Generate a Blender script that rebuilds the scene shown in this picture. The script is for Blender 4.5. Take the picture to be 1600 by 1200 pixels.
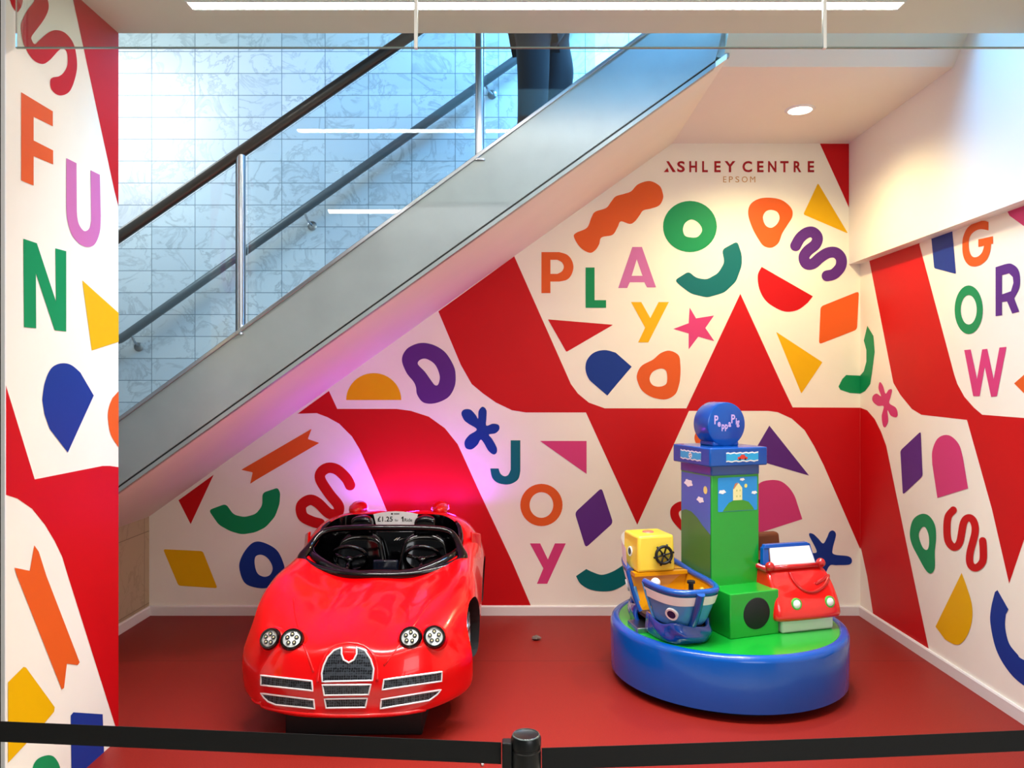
import bpy, bmesh, math, random
from mathutils import Vector, Matrix
from mathutils.geometry import tessellate_polygon
from mathutils.bvhtree import BVHTree
random.seed(7)
for o in list(bpy.data.objects): bpy.data.objects.remove(o)
C = bpy.context.scene.collection
PI = math.pi
H = 1.65; F = 1200.0; VX, VY = 805.0, 605.0          # eye height, focal length, vanishing point

# ------------------------------------------------------------------ camera, world, exposure
cam = bpy.data.cameras.new('camera'); co = bpy.data.objects.new('camera', cam); C.objects.link(co)
co.location = (0, 0, H); co.rotation_euler = (PI/2, 0, 0)
cam.sensor_width = 36; cam.lens = 36*F/1600; cam.shift_x = -5/1600; cam.shift_y = 5/1600
cam.clip_start = .05
bpy.context.scene.camera = co
vs = bpy.context.scene.view_settings
vs.view_transform = 'Standard'; vs.look = 'None'; vs.gamma = 1; vs.use_curve_mapping = False; vs.exposure = -.22
w = bpy.data.worlds.new('world'); bpy.context.scene.world = w; w.use_nodes = True
w.node_tree.nodes['Background'].inputs[0].default_value = (.90, .95, 1.0, 1)
w.node_tree.nodes['Background'].inputs[1].default_value = .16

def light(name, kind, loc, energy, col, size=1, size_y=None, target=None, spot=None, blend=.5):
    l = bpy.data.lights.new(name, kind); l.energy = energy; l.color = col
    if kind == 'AREA':
        l.size = size
        if size_y: l.shape = 'RECTANGLE'; l.size_y = size_y
    else: l.shadow_soft_size = size
    if spot: l.spot_size = math.radians(spot); l.spot_blend = blend
    o = bpy.data.objects.new(name, l); C.objects.link(o); o.location = loc
    if target is not None:
        o.rotation_euler = (Vector(target)-Vector(loc)).to_track_quat('-Z', 'Y').to_euler()
    return o
# blue daylight down the void from the skylight upstairs, plus added white fill
light('skylight_blue', 'AREA', (.9, 4.75, 5.3), 330, (.20, .55, 1), 2.2, 1.0, (-.3, 5.2, 2.8))
light('marble_fill_white', 'AREA', (-3.2, 4.45, 3.9), 42, (.86, .96, 1), 1.3, 1.0, (-.6, 5.6, 1.7))  # extra fill hidden behind the pillar, added to brighten the marble
light('void_blue', 'AREA', (1.15, 3.74, 4.25), 70, (.12, .48, 1), 1.3, .22, (1.05, 4.12, 3.1))
# ceiling lamps of the mall behind the viewer
light('mall_lamp_row', 'AREA', (0, 1.3, 3.25), 34, (1, .97, .93), 3.4, .07, (0, 2.4, 0))
light('mall_daylight', 'AREA', (2.2, -2.4, 2.4), 74, (.93, .96, 1), 2.5, 1.6, (0, 4.5, 1.2))
b_ = light('linear_lamp_beam', 'AREA', (.13, 3.31, 3.296), 62, (1, .96, .92), 3.0, .05, (.13, 3.34, 0)); b_.data.spread = math.radians(84)
# warm downlights in the alcove ceiling
light('alcove_downlight', 'SPOT', (1.66, 4.74, 3.38), 150, (1, .82, .44), .05, None, (1.66, 4.80, 0), 150, .9)
# violet lighting behind the ride-on car
light('violet_strip', 'AREA', (-.70, 5.36, .80), 9, (.40, .05, 1), .9, .05, (-.70, 5.42, 2.1))
for vx in (-1.0, -.70, -.42): light('violet_led', 'POINT', (vx, 5.36, .82), 1.3, (.55, .04, .9), .03)

# ------------------------------------------------------------------ materials
def lin(c):
    return tuple(((v/255)/12.92 if v/255 <= .04045 else ((v/255+.055)/1.055)**2.4) for v in c)
MATS = {}
def mat(name, rgb, rough=.5, metal=0, coat=0, emit=None, estr=1, noise=None, bump=None, spec=.5, trans=0, alpha=1):
    if name in MATS: return MATS[name]
    m = bpy.data.materials.new(name); m.use_nodes = True; MATS[name] = m
    nt = m.node_tree; b = nt.nodes['Principled BSDF']
    c = lin(rgb) + (1,)
    b.inputs['Base Color'].default_value = c; b.inputs['Roughness'].default_value = rough
    b.inputs['Metallic'].default_value = metal; b.inputs['Coat Weight'].default_value = coat
    b.inputs['Coat Roughness'].default_value = .04
    b.inputs['Specular IOR Level'].default_value = spec
    b.inputs['Transmission Weight'].default_value = trans; b.inputs['Alpha'].default_value = alpha
    if emit: b.inputs['Emission Color'].default_value = lin(emit)+(1,); b.inputs['Emission Strength'].default_value = estr
    if noise:
        sc, amt = noise
        tc = nt.nodes.new('ShaderNodeTexCoord'); n = nt.nodes.new('ShaderNodeTexNoise'); n.inputs['Scale'].default_value = sc
        n.inputs['Detail'].default_value = 4
        mx = nt.nodes.new('ShaderNodeMixRGB'); mx.blend_type = 'MULTIPLY'; mx.inputs[0].default_value = 1
        mr = nt.nodes.new('ShaderNodeMapRange'); mr.inputs[1].default_value = .3; mr.inputs[2].default_value = .7
        mr.inputs[3].default_value = 1-amt; mr.inputs[4].default_value = 1+amt*.4
        nt.links.new(tc.outputs['Object'], n.inputs['Vector']); nt.links.new(n.outputs['Fac'], mr.inputs[0])
        mx.inputs[1].default_value = c; nt.links.new(mr.outputs[0], mx.inputs[2]); nt.links.new(mx.outputs[0], b.inputs['Base Color'])
    if bump:
        sc, st = bump
        tc = nt.nodes.new('ShaderNodeTexCoord'); n = nt.nodes.new('ShaderNodeTexNoise'); n.inputs['Scale'].default_value = sc
        bp = nt.nodes.new('ShaderNodeBump'); bp.inputs['Strength'].default_value = st; bp.inputs['Distance'].default_value = .01
        nt.links.new(tc.outputs['Object'], n.inputs['Vector']); nt.links.new(n.outputs['Fac'], bp.inputs['Height'])
        nt.links.new(bp.outputs[0], b.inputs['Normal'])
    return m
V = dict(rough=.5, noise=(3, .03), spec=.22)
cream = mat('vinyl_cream', (246, 240, 224), **V); red = mat('vinyl_red', (198, 8, 16), **V)
orange = mat('vinyl_orange', (226, 94, 32), **V); green = mat('vinyl_green', (8, 142, 84), **V)
pink = mat('vinyl_pink', (212, 62, 122), **V); mauve = mat('vinyl_mauve', (202, 112, 170), **V)
yellow = mat('vinyl_yellow', (234, 178, 0), **V); blue = mat('vinyl_blue', (18, 54, 140), **V)
purple = mat('vinyl_purple', (92, 42, 128), **V); teal = mat('vinyl_teal', (0, 104, 106), **V)
maroon = mat('logo_red', (165, 22, 28), **V); gold = mat('logo_gold', (205, 150, 84), **V)
plaster = mat('white_plaster', (240, 233, 212), .6, noise=(2, .03))
ceilp = mat('ceiling_paint', (238, 234, 216), .6, noise=(1.5, .03))
sofm = mat('soffit_paint', (242, 240, 230), .5, noise=(1.5, .02))
skirt = mat('skirting_white', (226, 220, 214), .35)
black = mat('black_gloss', (3, 3, 4), .1, coat=.2, spec=.4); blackm = mat('black_matte', (9, 9, 10), .5)
chrome = mat('chrome', (230, 230, 232), .12, 1); steel = mat('stainless_steel', (176, 180, 186), .28, 1)
dkrail = mat('dark_bronze_rail', (58, 52, 46), .38, .35, coat=.2)
rail2 = mat('grey_wall_rail', (92, 100, 104), .4, .4)
carred = mat('car_red', (214, 0, 3), .25, coat=.45, spec=.35)
white = mat('white_plastic', (240, 240, 238), .35); lamp_e = mat('lamp_glow', (255, 255, 255), .4, emit=(255, 250, 240), estr=52)
down_e = mat('downlight_glow', (255, 255, 255), .4, emit=(255, 244, 214), estr=14)
bluep = mat('ride_blue', (0, 78, 164), .22, coat=.3, spec=.4); blued = mat('ride_dark_blue', (2, 76, 158), .25, coat=.6)
bluel = mat('ride_light_blue', (70, 142, 200), .3, coat=.4); wave = mat('ride_wave_blue', (4, 66, 156), .12, coat=1, bump=(14, .9))
greenp = mat('ride_green', (18, 158, 44), .28, coat=.4); greenl = mat('ride_green_edge', (74, 176, 60), .3)
yellp = mat('ride_yellow', (242, 208, 66), .35, coat=.2); goldp = mat('ride_ochre', (222, 150, 0), .35, coat=.2)
redp = mat('ride_red', (228, 22, 16), .22, coat=.8); redd = mat('ride_dark_red', (188, 14, 16), .22, coat=.8)
brown = mat('seat_brown', (104, 48, 14), .5); skyb = mat('picture_sky', (34, 146, 222), .35)
skyv = mat('picture_sky_violet', (66, 104, 186), .35); hill = mat('picture_hill', (64, 150, 42), .4)
cloud = mat('picture_cloud', (246, 244, 248), .4); sunm = mat('picture_sun', (238, 226, 120), .4)
housem = mat('picture_house', (238, 232, 170), .4); stick = mat('sticker_blue', (40, 164, 214), .35)
navy = mat('ink_navy', (12, 22, 74), .3); letp = mat('lettering_pink', (206, 178, 226), .4)
beltm = mat('belt_black', (6, 8, 9), .65, noise=(60, .2)); postm = mat('post_black', (14, 17, 18), .35)
def clear_glass(name, tint, k):
    m = bpy.data.materials.new(name); m.use_nodes = True; nt = m.node_tree; nt.nodes.clear()
    out = nt.nodes.new('ShaderNodeOutputMaterial'); tr = nt.nodes.new('ShaderNodeBsdfTransparent'); tr.inputs[0].default_value = lin(tint)+(1,)
    gl = nt.nodes.new('ShaderNodeBsdfGlossy'); gl.inputs['Roughness'].default_value = .015
    lw = nt.nodes.new('ShaderNodeFresnel'); lw.inputs[0].default_value = 1.5
    mu = nt.nodes.new('ShaderNodeMath'); mu.operation = 'MULTIPLY'; mu.inputs[1].default_value = k; nt.links.new(lw.outputs[0], mu.inputs[0])
    mx = nt.nodes.new('ShaderNodeMixShader'); nt.links.new(mu.outputs[0], mx.inputs[0]); nt.links.new(tr.outputs[0], mx.inputs[1]); nt.links.new(gl.outputs[0], mx.inputs[2])
    nt.links.new(mx.outputs[0], out.inputs[0]); return m
glassm = clear_glass('baffle_glass', (240, 246, 243), 1.2)
glassb = clear_glass('balustrade_glass', (244, 251, 253), 1.0)
darkfr = mat('dark_frame', (28, 26, 24), .4); bright = mat('bright_aluminium', (235, 236, 230), .35, .3)
jeans = mat('trouser_cloth', (12, 17, 27), .85, noise=(20, .2)); coatm = mat('coat_cloth', (40, 44, 52), .85); skin = mat('skin', (196, 150, 122), .55)
hairm = mat('hair', (40, 28, 20), .7); shoe = mat('shoe_leather', (20, 18, 18), .4)

def tex_floor():
    m = mat('red_rubber_floor', (134, 27, 17), .5, noise=(220, .28), bump=(260, .12))
    nt = m.node_tree; b = nt.nodes['Principled BSDF']; b.inputs['Specular IOR Level'].default_value = .25
    src = b.inputs['Base Color'].links[0].from_socket
    tc = nt.nodes.new('ShaderNodeTexCoord'); sp = nt.nodes.new('ShaderNodeSeparateXYZ'); nt.links.new(tc.outputs['Object'], sp.inputs[0])
    a = nt.nodes.new('ShaderNodeMath'); a.operation = 'SUBTRACT'; a.inputs[1].default_value = 4.63; nt.links.new(sp.outputs[1], a.inputs[0])
    ab = nt.nodes.new('ShaderNodeMath'); ab.operation = 'ABSOLUTE'; nt.links.new(a.outputs[0], ab.inputs[0])
    lt = nt.nodes.new('ShaderNodeMath'); lt.operation = 'LESS_THAN'; lt.inputs[1].default_value = .0025; nt.links.new(ab.outputs[0], lt.inputs[0])
    mx = nt.nodes.new('ShaderNodeMixRGB'); mx.inputs[2].default_value = lin((84, 16, 14))+(1,)
    nt.links.new(lt.outputs[0], mx.inputs[0]); nt.links.new(src, mx.inputs[1]); nt.links.new(mx.outputs[0], b.inputs['Base Color'])
    return m
YM = 5.62
def tex_tile(name, c1, c2, grout, bw, rh, off, plane='XZ', rough=.25, vein=(120, 128, 134), vs_=.5):
    m = mat(name, c1, rough); nt = m.node_tree; b = nt.nodes['Principled BSDF']
    tc = nt.nodes.new('ShaderNodeTexCoord'); sp = nt.nodes.new('ShaderNodeSeparateXYZ'); nt.links.new(tc.outputs['Object'], sp.inputs[0])
    cb = nt.nodes.new('ShaderNodeCombineXYZ')
    nt.links.new(sp.outputs[0 if plane == 'XZ' else 1], cb.inputs[0]); nt.links.new(sp.outputs[2], cb.inputs[1])
    mp = nt.nodes.new('ShaderNodeVectorMath'); mp.operation = 'SUBTRACT'; mp.inputs[1].default_value = off+(0,)
    nt.links.new(cb.outputs[0], mp.inputs[0])
    br = nt.nodes.new('ShaderNodeTexBrick'); br.offset = 0; br.squash = 1
    br.inputs['Scale'].default_value = 1; br.inputs['Brick Width'].default_value = bw; br.inputs['Row Height'].default_value = rh
    br.inputs['Mortar Size'].default_value = .0028; br.inputs['Mortar Smooth'].default_value = .2
    br.inputs['Color1'].default_value = lin(c1)+(1,); br.inputs['Color2'].default_value = lin(c2)+(1,); br.inputs['Mortar'].default_value = lin(grout)+(1,)
    nt.links.new(mp.outputs[0], br.inputs['Vector'])
    # a different slice of stone in each tile
    dv = nt.nodes.new('ShaderNodeVectorMath'); dv.operation = 'DIVIDE'; dv.inputs[1].default_value = (bw, rh, 1); nt.links.new(mp.outputs[0], dv.inputs[0])
    fl = nt.nodes.new('ShaderNodeVectorMath'); fl.operation = 'FLOOR'; nt.links.new(dv.outputs[0], fl.inputs[0])
    sc = nt.nodes.new('ShaderNodeVectorMath'); sc.operation = 'MULTIPLY_ADD'; sc.inputs[1].default_value = (3.7, 5.3, 0)
    nt.links.new(fl.outputs[0], sc.inputs[0]); nt.links.new(mp.outputs[0], sc.inputs[2])
    n = nt.nodes.new('ShaderNodeTexNoise'); n.inputs['Scale'].default_value = 3.6; n.inputs['Detail'].default_value = 9; n.inputs['Roughness'].default_value = .62; n.inputs['Distortion'].default_value = .9
    nt.links.new(sc.outputs[0], n.inputs['Vector'])
    r = nt.nodes.new('ShaderNodeValToRGB'); e = r.color_ramp.elements
    e[0].position = .46; e[0].color = (0, 0, 0, 1); e[1].position = .53; e[1].color = (0, 0, 0, 1)
    p = e.new(.50); p.color = (1, 1, 1, 1); nt.links.new(n.outputs['Fac'], r.inputs[0])
    n2 = nt.nodes.new('ShaderNodeTexNoise'); n2.inputs['Scale'].default_value = 4; nt.links.new(sc.outputs[0], n2.inputs['Vector'])
    mr = nt.nodes.new('ShaderNodeMapRange'); mr.inputs[1].default_value = .16; mr.inputs[2].default_value = .68; mr.inputs[4].default_value = vs_
    nt.links.new(n2.outputs['Fac'], mr.inputs[0])
    mu = nt.nodes.new('ShaderNodeMath'); mu.operation = 'MULTIPLY'; nt.links.new(r.outputs[0], mu.inputs[0]); nt.links.new(mr.outputs[0], mu.inputs[1])
    mx = nt.nodes.new('ShaderNodeMixRGB'); mx.inputs[2].default_value = lin(vein)+(1,)
    nt.links.new(mu.outputs[0], mx.inputs[0]); nt.links.new(br.outputs['Color'], mx.inputs[1]); nt.links.new(mx.outputs[0], b.inputs['Base Color'])
    return m
k = YM/F
marble = tex_tile('marble_tiles', (236, 236, 234), (220, 224, 226), (128, 142, 150), 67.75*k, 34.25*k, ((237-VX)*k, H+(VY-114.8)*k))
stone = tex_tile('beige_stone_tiles', (186, 166, 132), (172, 152, 118), (120, 104, 80), .62, .52, (4.87, .61), 'YZ', .5, (150, 130, 100), .6)
def tex_hex():
    m = mat('grille_mesh', (20, 22, 26), .35, .5); nt = m.node_tree; b = nt.nodes['Principled BSDF']
    tc = nt.nodes.new('ShaderNodeTexCoord'); v = nt.nodes.new('ShaderNodeTexVoronoi'); v.inputs['Scale'].default_value = 95; v.inputs['Randomness'].default_value = .25
    nt.links.new(tc.outputs['Object'], v.inputs['Vector'])
    r = nt.nodes.new('ShaderNodeValToRGB'); r.color_ramp.elements[0].position = .3; r.color_ramp.elements[0].color = (.006, .007, .009, 1)
    r.color_ramp.elements[1].position = .62; r.color_ramp.elements[1].color = (.075, .088, .105, 1)
    nt.links.new(v.outputs['Distance'], r.inputs[0]); nt.links.new(r.outputs[0], b.inputs['Base Color'])
    return m
meshm = tex_hex()
def tex_stringer():
    m = mat('stair_stringer_paint', (156, 166, 166), .34, .45, noise=(5, .08)); return m
stringm = tex_stringer()

# ------------------------------------------------------------------ mesh helpers
class MB:
    def __init__(s): s.v = []; s.f = []; s.m = []; s.mats = []
    def mi(s, m):
        if m not in s.mats: s.mats.append(m)
        return s.mats.index(m)
    def add(s, vs_, fs, m):
        n = len(s.v); s.v += [tuple(p) for p in vs_]; i = s.mi(m)
        for f in fs: s.f.append([n+q for q in f]); s.m.append(i)
    def box(s, a, b, m, rot=None):
        (x0, y0, z0), (x1, y1, z1) = a, b
        p = [(x0,y0,z0),(x1,y0,z0),(x1,y1,z0),(x0,y1,z0),(x0,y0,z1),(x1,y0,z1),(x1,y1,z1),(x0,y1,z1)]
        if rot: p = [rot @ Vector(q) for q in p]
        s.add(p, [(0,3,2,1),(4,5,6,7),(0,1,5,4),(1,2,6,5),(2,3,7,6),(3,0,4,7)], m)
    def prism(s, pts, d, m):          # planar polygon pts swept by vector d
        n = len(pts); d = Vector(d); A = [Vector(p) for p in pts]; B = [p+d for p in A]
        s.add(A+B, [tuple(range(n)), tuple(range(2*n-1, n-1, -1))]+[(i, n+i, n+(i+1) % n, (i+1) % n) for i in range(n)], m)
    def tube(s, pts, r, m, seg=12, closed=False, flat=1.0):
        P = [Vector(p) for p in pts]; n = len(P); rr = r if isinstance(r, (list, tuple)) else [r]*n
        vs_ = []; up = None
        for i, p in enumerate(P):
            t = (P[(i+1) % n]-P[i-1]) if closed else (P[min(i+1, n-1)]-P[max(i-1, 0)])
            t.normalize()
            if up is None: up = Vector((0,0,1)) if abs(t.z) < .9 else Vector((1,0,0))
            a = t.cross(up).normalized(); b = a.cross(t).normalized(); up = b
            for j in range(seg):
                q = 2*PI*j/seg; vs_.append(p+a*math.cos(q)*rr[i]*flat+b*math.sin(q)*rr[i])
        fs = []
        for i in range(n if closed else n-1):
            for j in range(seg):
                k2 = ((i+1) % n)*seg
                fs.append((i*seg+j, i*seg+(j+1) % seg, k2+(j+1) % seg, k2+j))
        if not closed: fs += [tuple(range(seg-1, -1, -1)), tuple(range((n-1)*seg, n*seg))]
        s.add(vs_, fs, m)
    def lathe(s, prof, m, seg=48, M=None):     # prof [(r,z)], about local z
        vs_ = []; n = len(prof)
        for j in range(seg):
            q = 2*PI*j/seg
            for r, z in prof:
                p = Vector((r*math.cos(q), r*math.sin(q), z)); vs_.append(M @ p if M else p)
        fs = [(j*n+i, ((j+1) % seg)*n+i, ((j+1) % seg)*n+i+1, j*n+i+1) for j in range(seg) for i in range(n-1)]
        s.add(vs_, fs, m)
    def ball(s, c, r, m, seg=16, M=None):
        r = (r, r, r) if not isinstance(r, (tuple, list)) else r
        vs_ = []; fs = []; R = seg//2
        for i in range(R+1):
            a = PI*i/R
            for j in range(seg):
                q = 2*PI*j/seg; p = Vector((r[0]*math.sin(a)*math.cos(q), r[1]*math.sin(a)*math.sin(q), r[2]*math.cos(a)))
                vs_.append(Vector(c)+(M @ p if M else p))
        for i in range(R):
            for j in range(seg): fs.append((i*seg+j, (i+1)*seg+j, (i+1)*seg+(j+1) % seg, i*seg+(j+1) % seg))
        s.add(vs_, fs, m)
    def build(s, name, parent=None, smooth=False, bevel=0, sub=0, merge=True, angle=40):
        me = bpy.data.meshes.new(name); me.from_pydata(s.v, [], s.f)
        for m in s.mats: me.materials.append(m)
        me.polygons.foreach_set('material_index', s.m)
        bm = bmesh.new(); bm.from_mesh(me)
        if merge: bmesh.ops.remove_doubles(bm, verts=bm.verts, dist=1e-5)
        if merge: bmesh.ops.recalc_face_normals(bm, faces=bm.faces)
        bm.to_mesh(me); bm.free()
        if smooth: me.shade_smooth() if angle >= 180 else me.set_sharp_from_angle(angle=math.radians(angle)) or me.polygons.foreach_set('use_smooth', [True]*len(me.polygons))
        o = bpy.data.objects.new(name, me); C.objects.link(o)
        if parent:
            o.parent = parent
            if parent.get('base'): o.matrix_parent_inverse = parent.matrix_world.inverted()
        if bevel:
            b = o.modifiers.new('bevel', 'BEVEL'); b.width = bevel; b.segments = 3; b.limit_method = 'ANGLE'; b.angle_limit = math.radians(35)
            b.harden_normals = False
            me.polygons.foreach_set('use_smooth', [True]*len(me.polygons)); me.set_sharp_from_angle(angle=math.radians(50))
        if sub:
            b = o.modifiers.new('sub', 'SUBSURF'); b.levels = b.render_levels = sub
        return o
def root(name, loc, label, cat, group=None, rz=0):
    o = bpy.data.objects.new(name, None); C.objects.link(o); o.location = loc; o.rotation_euler = (0, 0, rz)
    o.empty_display_size = .1; o['label'] = label; o['category'] = cat
    if group: o['group'] = group
    return o
def adopt(child, parent):
    """parent a mesh built in world coordinates without moving it"""
    child.parent = parent
    M = Matrix.LocRotScale(parent.location, parent.rotation_euler, None) if parent.parent is None else None
    if M is not None: child.matrix_parent_inverse = M.inverted()
    return child
def tag(o, label=None, cat=None, group=None, kind=None):
    if label: o['label'] = label
    if cat: o['category'] = cat
    if group: o['group'] = group
    if kind: o['kind'] = kind
    return o
def struct(mb, name, **kw): return tag(mb.build(name, **kw), kind='structure')
def adoptm(mb, name, parent, **kw):
    return adopt(mb.build(name, **kw), parent)
def catmull(pts, closed=True, k=6):
    P = [Vector(p) for p in pts]; n = len(P); out = []
    for i in range(n if closed else n-1):
        if closed: a, b, c, d = P[i-1], P[i], P[(i+1) % n], P[(i+2) % n]
        else: a, b, c, d = P[max(i-1, 0)], P[i], P[i+1], P[min(i+2, n-1)]
        for j in range(k):
            t = j/k
            out.append(.5*((2*b)+(c-a)*t+(2*a-5*b+4*c-d)*t*t+(3*b-a-3*c+d)*t**3))
    if not closed: out.append(P[-1])
    return [tuple(p) for p in out]
def rounded(pts, r=3, k=4):
    out = []; n = len(pts)
    for i in range(n):
        a, b, c = Vector(pts[i-1]), Vector(pts[i]), Vector(pts[(i+1) % n])
        u = (a-b); v = (c-b); q = min(r, u.length*.4, v.length*.4); p0 = b+u.normalized()*q; p1 = b+v.normalized()*q
        for j in range(k+1):
            t = j/k; out.append(tuple((1-t)**2*p0+2*t*(1-t)*b+t*t*p1))
    return out
def sm_(pts): return catmull(pts, False, 5)
def ell(cx, cy, rx, ry, n=40, a0=0, a1=2*PI):
    full = abs(a1-a0-2*PI) < 1e-6; m_ = n if full else n+1
    return [(cx+rx*math.cos(a0+(a1-a0)*i/n), cy+ry*math.sin(a0+(a1-a0)*i/n)) for i in range(m_)]
def strip(pts, w_, k=6):
    """quads of a round-ended brush stroke through pts"""
    P = [Vector(p) for p in catmull(pts, False, k)]; h = w_/2; quads = []; L = []; R = []
    for i, p in enumerate(P):
        t = (P[min(i+1, len(P)-1)]-P[max(i-1, 0)]).normalized(); n = Vector((-t.y, t.x)); L.append(p+n*h); R.append(p-n*h)
    polys = [[L[i], L[i+1], R[i+1], R[i]] for i in range(len(P)-1)]
    for e in (P[0], P[-1]): polys.append([e+Vector((math.cos(a), math.sin(a)))*h for a in [2*PI*j/20 for j in range(20)]])
    return polys

# plane maps: photo frame -> point of that wall (only used to lay out the printed mural)
def onback(x, y, off=0, Y=5.56): return ((x-VX)*Y/F, Y-off, H-(y-VY)*Y/F)
XR = (1344-VX)*5.56/F
def onright(x, y, off=0):
    Y = F*XR/(x-VX); return (XR-off, Y, H-(y-VY)*Y/F)
XP = -1.86
def onpillar(x, y, off=0):
    Y = F*XP/(x-VX); return (XP+off, Y, H-(y-VY)*Y/F)
def dec(mb, fn, pts, m, layer=1, holes=()):
    loops = [[Vector((p[0], p[1], 0)) for p in pts]]+[[Vector((p[0], p[1], 0)) for p in h] for h in holes]
    flat = [p for l in loops for p in l]; tris = tessellate_polygon(loops)
    mb.add([fn(p.x, p.y, .0008*layer) for p in flat], [tuple(t) for t in tris], m)
def brush(mb, fn, pts, w_, m, layer=2):
    for i, q in enumerate(strip(pts, w_)):
        mb.add([fn(p[0], p[1], .0008*layer+i*.00001) for p in q], [tuple(range(len(q)))], m)
def text_tris(body, size=1, spacing=1, offset=0, align='CENTER'):
    cu = bpy.data.curves.new('t', 'FONT'); cu.body = body; cu.size = size; cu.space_character = spacing; cu.offset = offset
    cu.align_x = align; cu.resolution_u = 4
    o = bpy.data.objects.new('t', cu); C.objects.link(o)
    dg = bpy.context.evaluated_depsgraph_get(); me = o.evaluated_get(dg).to_mesh()
    vs_ = [tuple(v.co) for v in me.vertices]; fs = [tuple(p.vertices) for p in me.polygons]
    o.evaluated_get(dg).to_mesh_clear(); bpy.data.objects.remove(o); bpy.data.curves.remove(cu)
    return vs_, fs
def text_on(mb, fn, body, x0, x1, y0, y1, m, layer=2, spacing=1, offset=0):
    """fit text between x0..x1, with cap height from y0 (top) to y1 (bottom)"""
    vs_, fs = text_tris(body, 1, spacing, offset)
    xs = [v[0] for v in vs_]; ys = [v[1] for v in vs_]; a, b, c, d = min(xs), max(xs), min(ys), max(ys)
    mb.add([fn(x0+(v[0]-a)/(b-a)*(x1-x0), y1-(v[1]-c)/(d-c)*(y1-y0), .0008*layer) for v in vs_], fs, m)

# ------------------------------------------------------------------ room shell
YB = 5.56; YS = 4.12; YL = 3.60; ZC = H+553*YL/F; ZA = 3.415; XS = 2.416; ZS = 2.54; XL = -2.65
def under(X): return 1.0904+.713*(X+2.122)
mb = MB(); mb.box((-4.2, 3.0, -.1), (XR+.2, YB+.3, 0), tex_floor()); struct(mb, 'floor')
mb = MB(); mb.box((-4.2, -3, -.1), (XR+1.2, 3.0, 0), mat('mall_floor_tile', (206, 198, 184), .4, noise=(3, .06))); struct(mb, 'floor_mall')
mb = MB(); mb.box((-4.2, -3, ZC), (3.2, YL, ZC+.16), ceilp); struct(mb, 'ceiling')
# landing slab over the alcove, with its raked edge
mb = MB(); xk = (ZA-1.0904)/.713-2.122
mb.prism([(xk, 4.232, ZA), (xk, YB+.02, ZA), (xk, YB+.02, ZA+.25), (xk, 3.96, ZA+.25)], (XR+.2-xk, 0, 0), ceilp)
struct(mb, 'ceiling_alcove')
# boxed-in bulkhead over the right wall
mb = MB(); mb.box((XS, 1.5, ZS), (XR+.02, YB+.02, 5.2), sofm); struct(mb, 'ceiling_bulkhead')

# back wall with printed mural
mb = MB()
xt = (ZA-1.0904)/.713-2.122
mb.prism([(XL, YB, 0), (XR+.1, YB, 0), (XR+.1, YB, ZA), (xt, YB, ZA), (XL, YB, under(XL)), ], (0, .05, 0), cream)
B = onback
D = lambda pts, m, l=2, holes=(): dec(mb, B, pts, m, l, holes)
ux = lambda x: 815-.7266*(x-233)                        # underside line on the wall
D([(685, ux(685)), (735, ux(735)), (803.5, ux(803.5)), (892, 600), (903, 615), (920, 629), (945, 638), (1072.5, 638), (1156.7, 459), (1221, 600), (1238.5, 636.5), (1344, 637),
   (1344, 858), (1287, 727), (1272, 697), (1257, 672), (1237, 654), (1215, 644), (1200, 642), (1076.5, 642), (995.7, 820), (915.5, 644.5), (822, 644.5),
   (800, 641), (775, 629), (755, 615), (737, 600), (720, 570)], red, 1)
D([(465, ux(465)), (514, ux(514)), (527, 639), (620, 639), (642, 642), (670, 651), (695, 669), (715, 694), (727, 720), (752, 775), (800, 877), (832, 952), (672, 952),
   (604, 797), (585, 752), (562, 702), (550, 682), (530, 662), (512, 652), (495, 645.5)], red, 1)
D([(279, ux(279)), (334, ux(334)), (298, 819)], red, 1)
D([(1281, 224.5), (1340, 224.5), (1340, 355), (1315.5, 300)], red, 1)
D(catmull([(897,371),(900,364),(917,356),(924,340),(930,331),(947,325),(955,315),(962,307),(975,303),(986,299),(997,288),(1015,283),(1030,290),(1035,300),(1036,310),(1030,321),(1017,326),(1005,329),(999,337),(992,346),(984,350),(970,346),(965,355),(957,367),(940,371),(936,382),(930,391),(921,395),(907,387)]), orange)
D(ell(1078, 354, 42, 40), green, 2, [catmull([(1067,358),(1071,348),(1081,343),(1092,349),(1097,360),(1090,370),(1079,371),(1070,368)])])
D(catmull([(1169,335),(1172,320),(1185,311),(1203,309),(1222,313),(1236,325),(1238,338),(1230,352),(1222,365),(1216,380),(1205,387),(1193,384),(1184,372),(1175,355)]), orange, 2,
  [catmull([(1192,340),(1196,331),(1204,328),(1214,331),(1218,340),(1214,350),(1205,356),(1196,352)])])
D(rounded([(1278,286),(1325,365),(1255,335)], 3), yellow)
brush(mb, B, [(1243,384),(1250,372),(1260,364),(1270,363),(1277,371),(1274,382),(1262,392),(1256,402),(1260,412),(1270,412),(1282,402),(1294,395),(1306,395),(1314,404),(1313,417),(1303,428),(1292,431)], 17, purple)
D(catmull([(1190,417),(1184,430),(1186,450),(1195,468),(1210,480),(1228,487),(1247,484),(1262,473)], False)+[(1270,463)], red)
D(rounded([(1152,377),(1159,398),(1159,415),(1150,440),(1132,457),(1105,465),(1080,459),(1065,448),(1054,438),(1076,424),(1087,434),(1104,437),(1122,427),(1132,410),(1128,390)], 6), teal)
D([(846,394)]+sm_([(874,394),(886,398),(893,406),(896,417),(893,429),(886,437),(874,440)])+[(860,440),(860,458),(846,458)], orange, 2, [[(860,406)]+sm_([(871,406),(878,410),(881,417),(878,424),(871,428)])+[(860,428)]])
D([(915,418),(929,418),(929,469),(947,469),(947,481),(915,481)], green)
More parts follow.
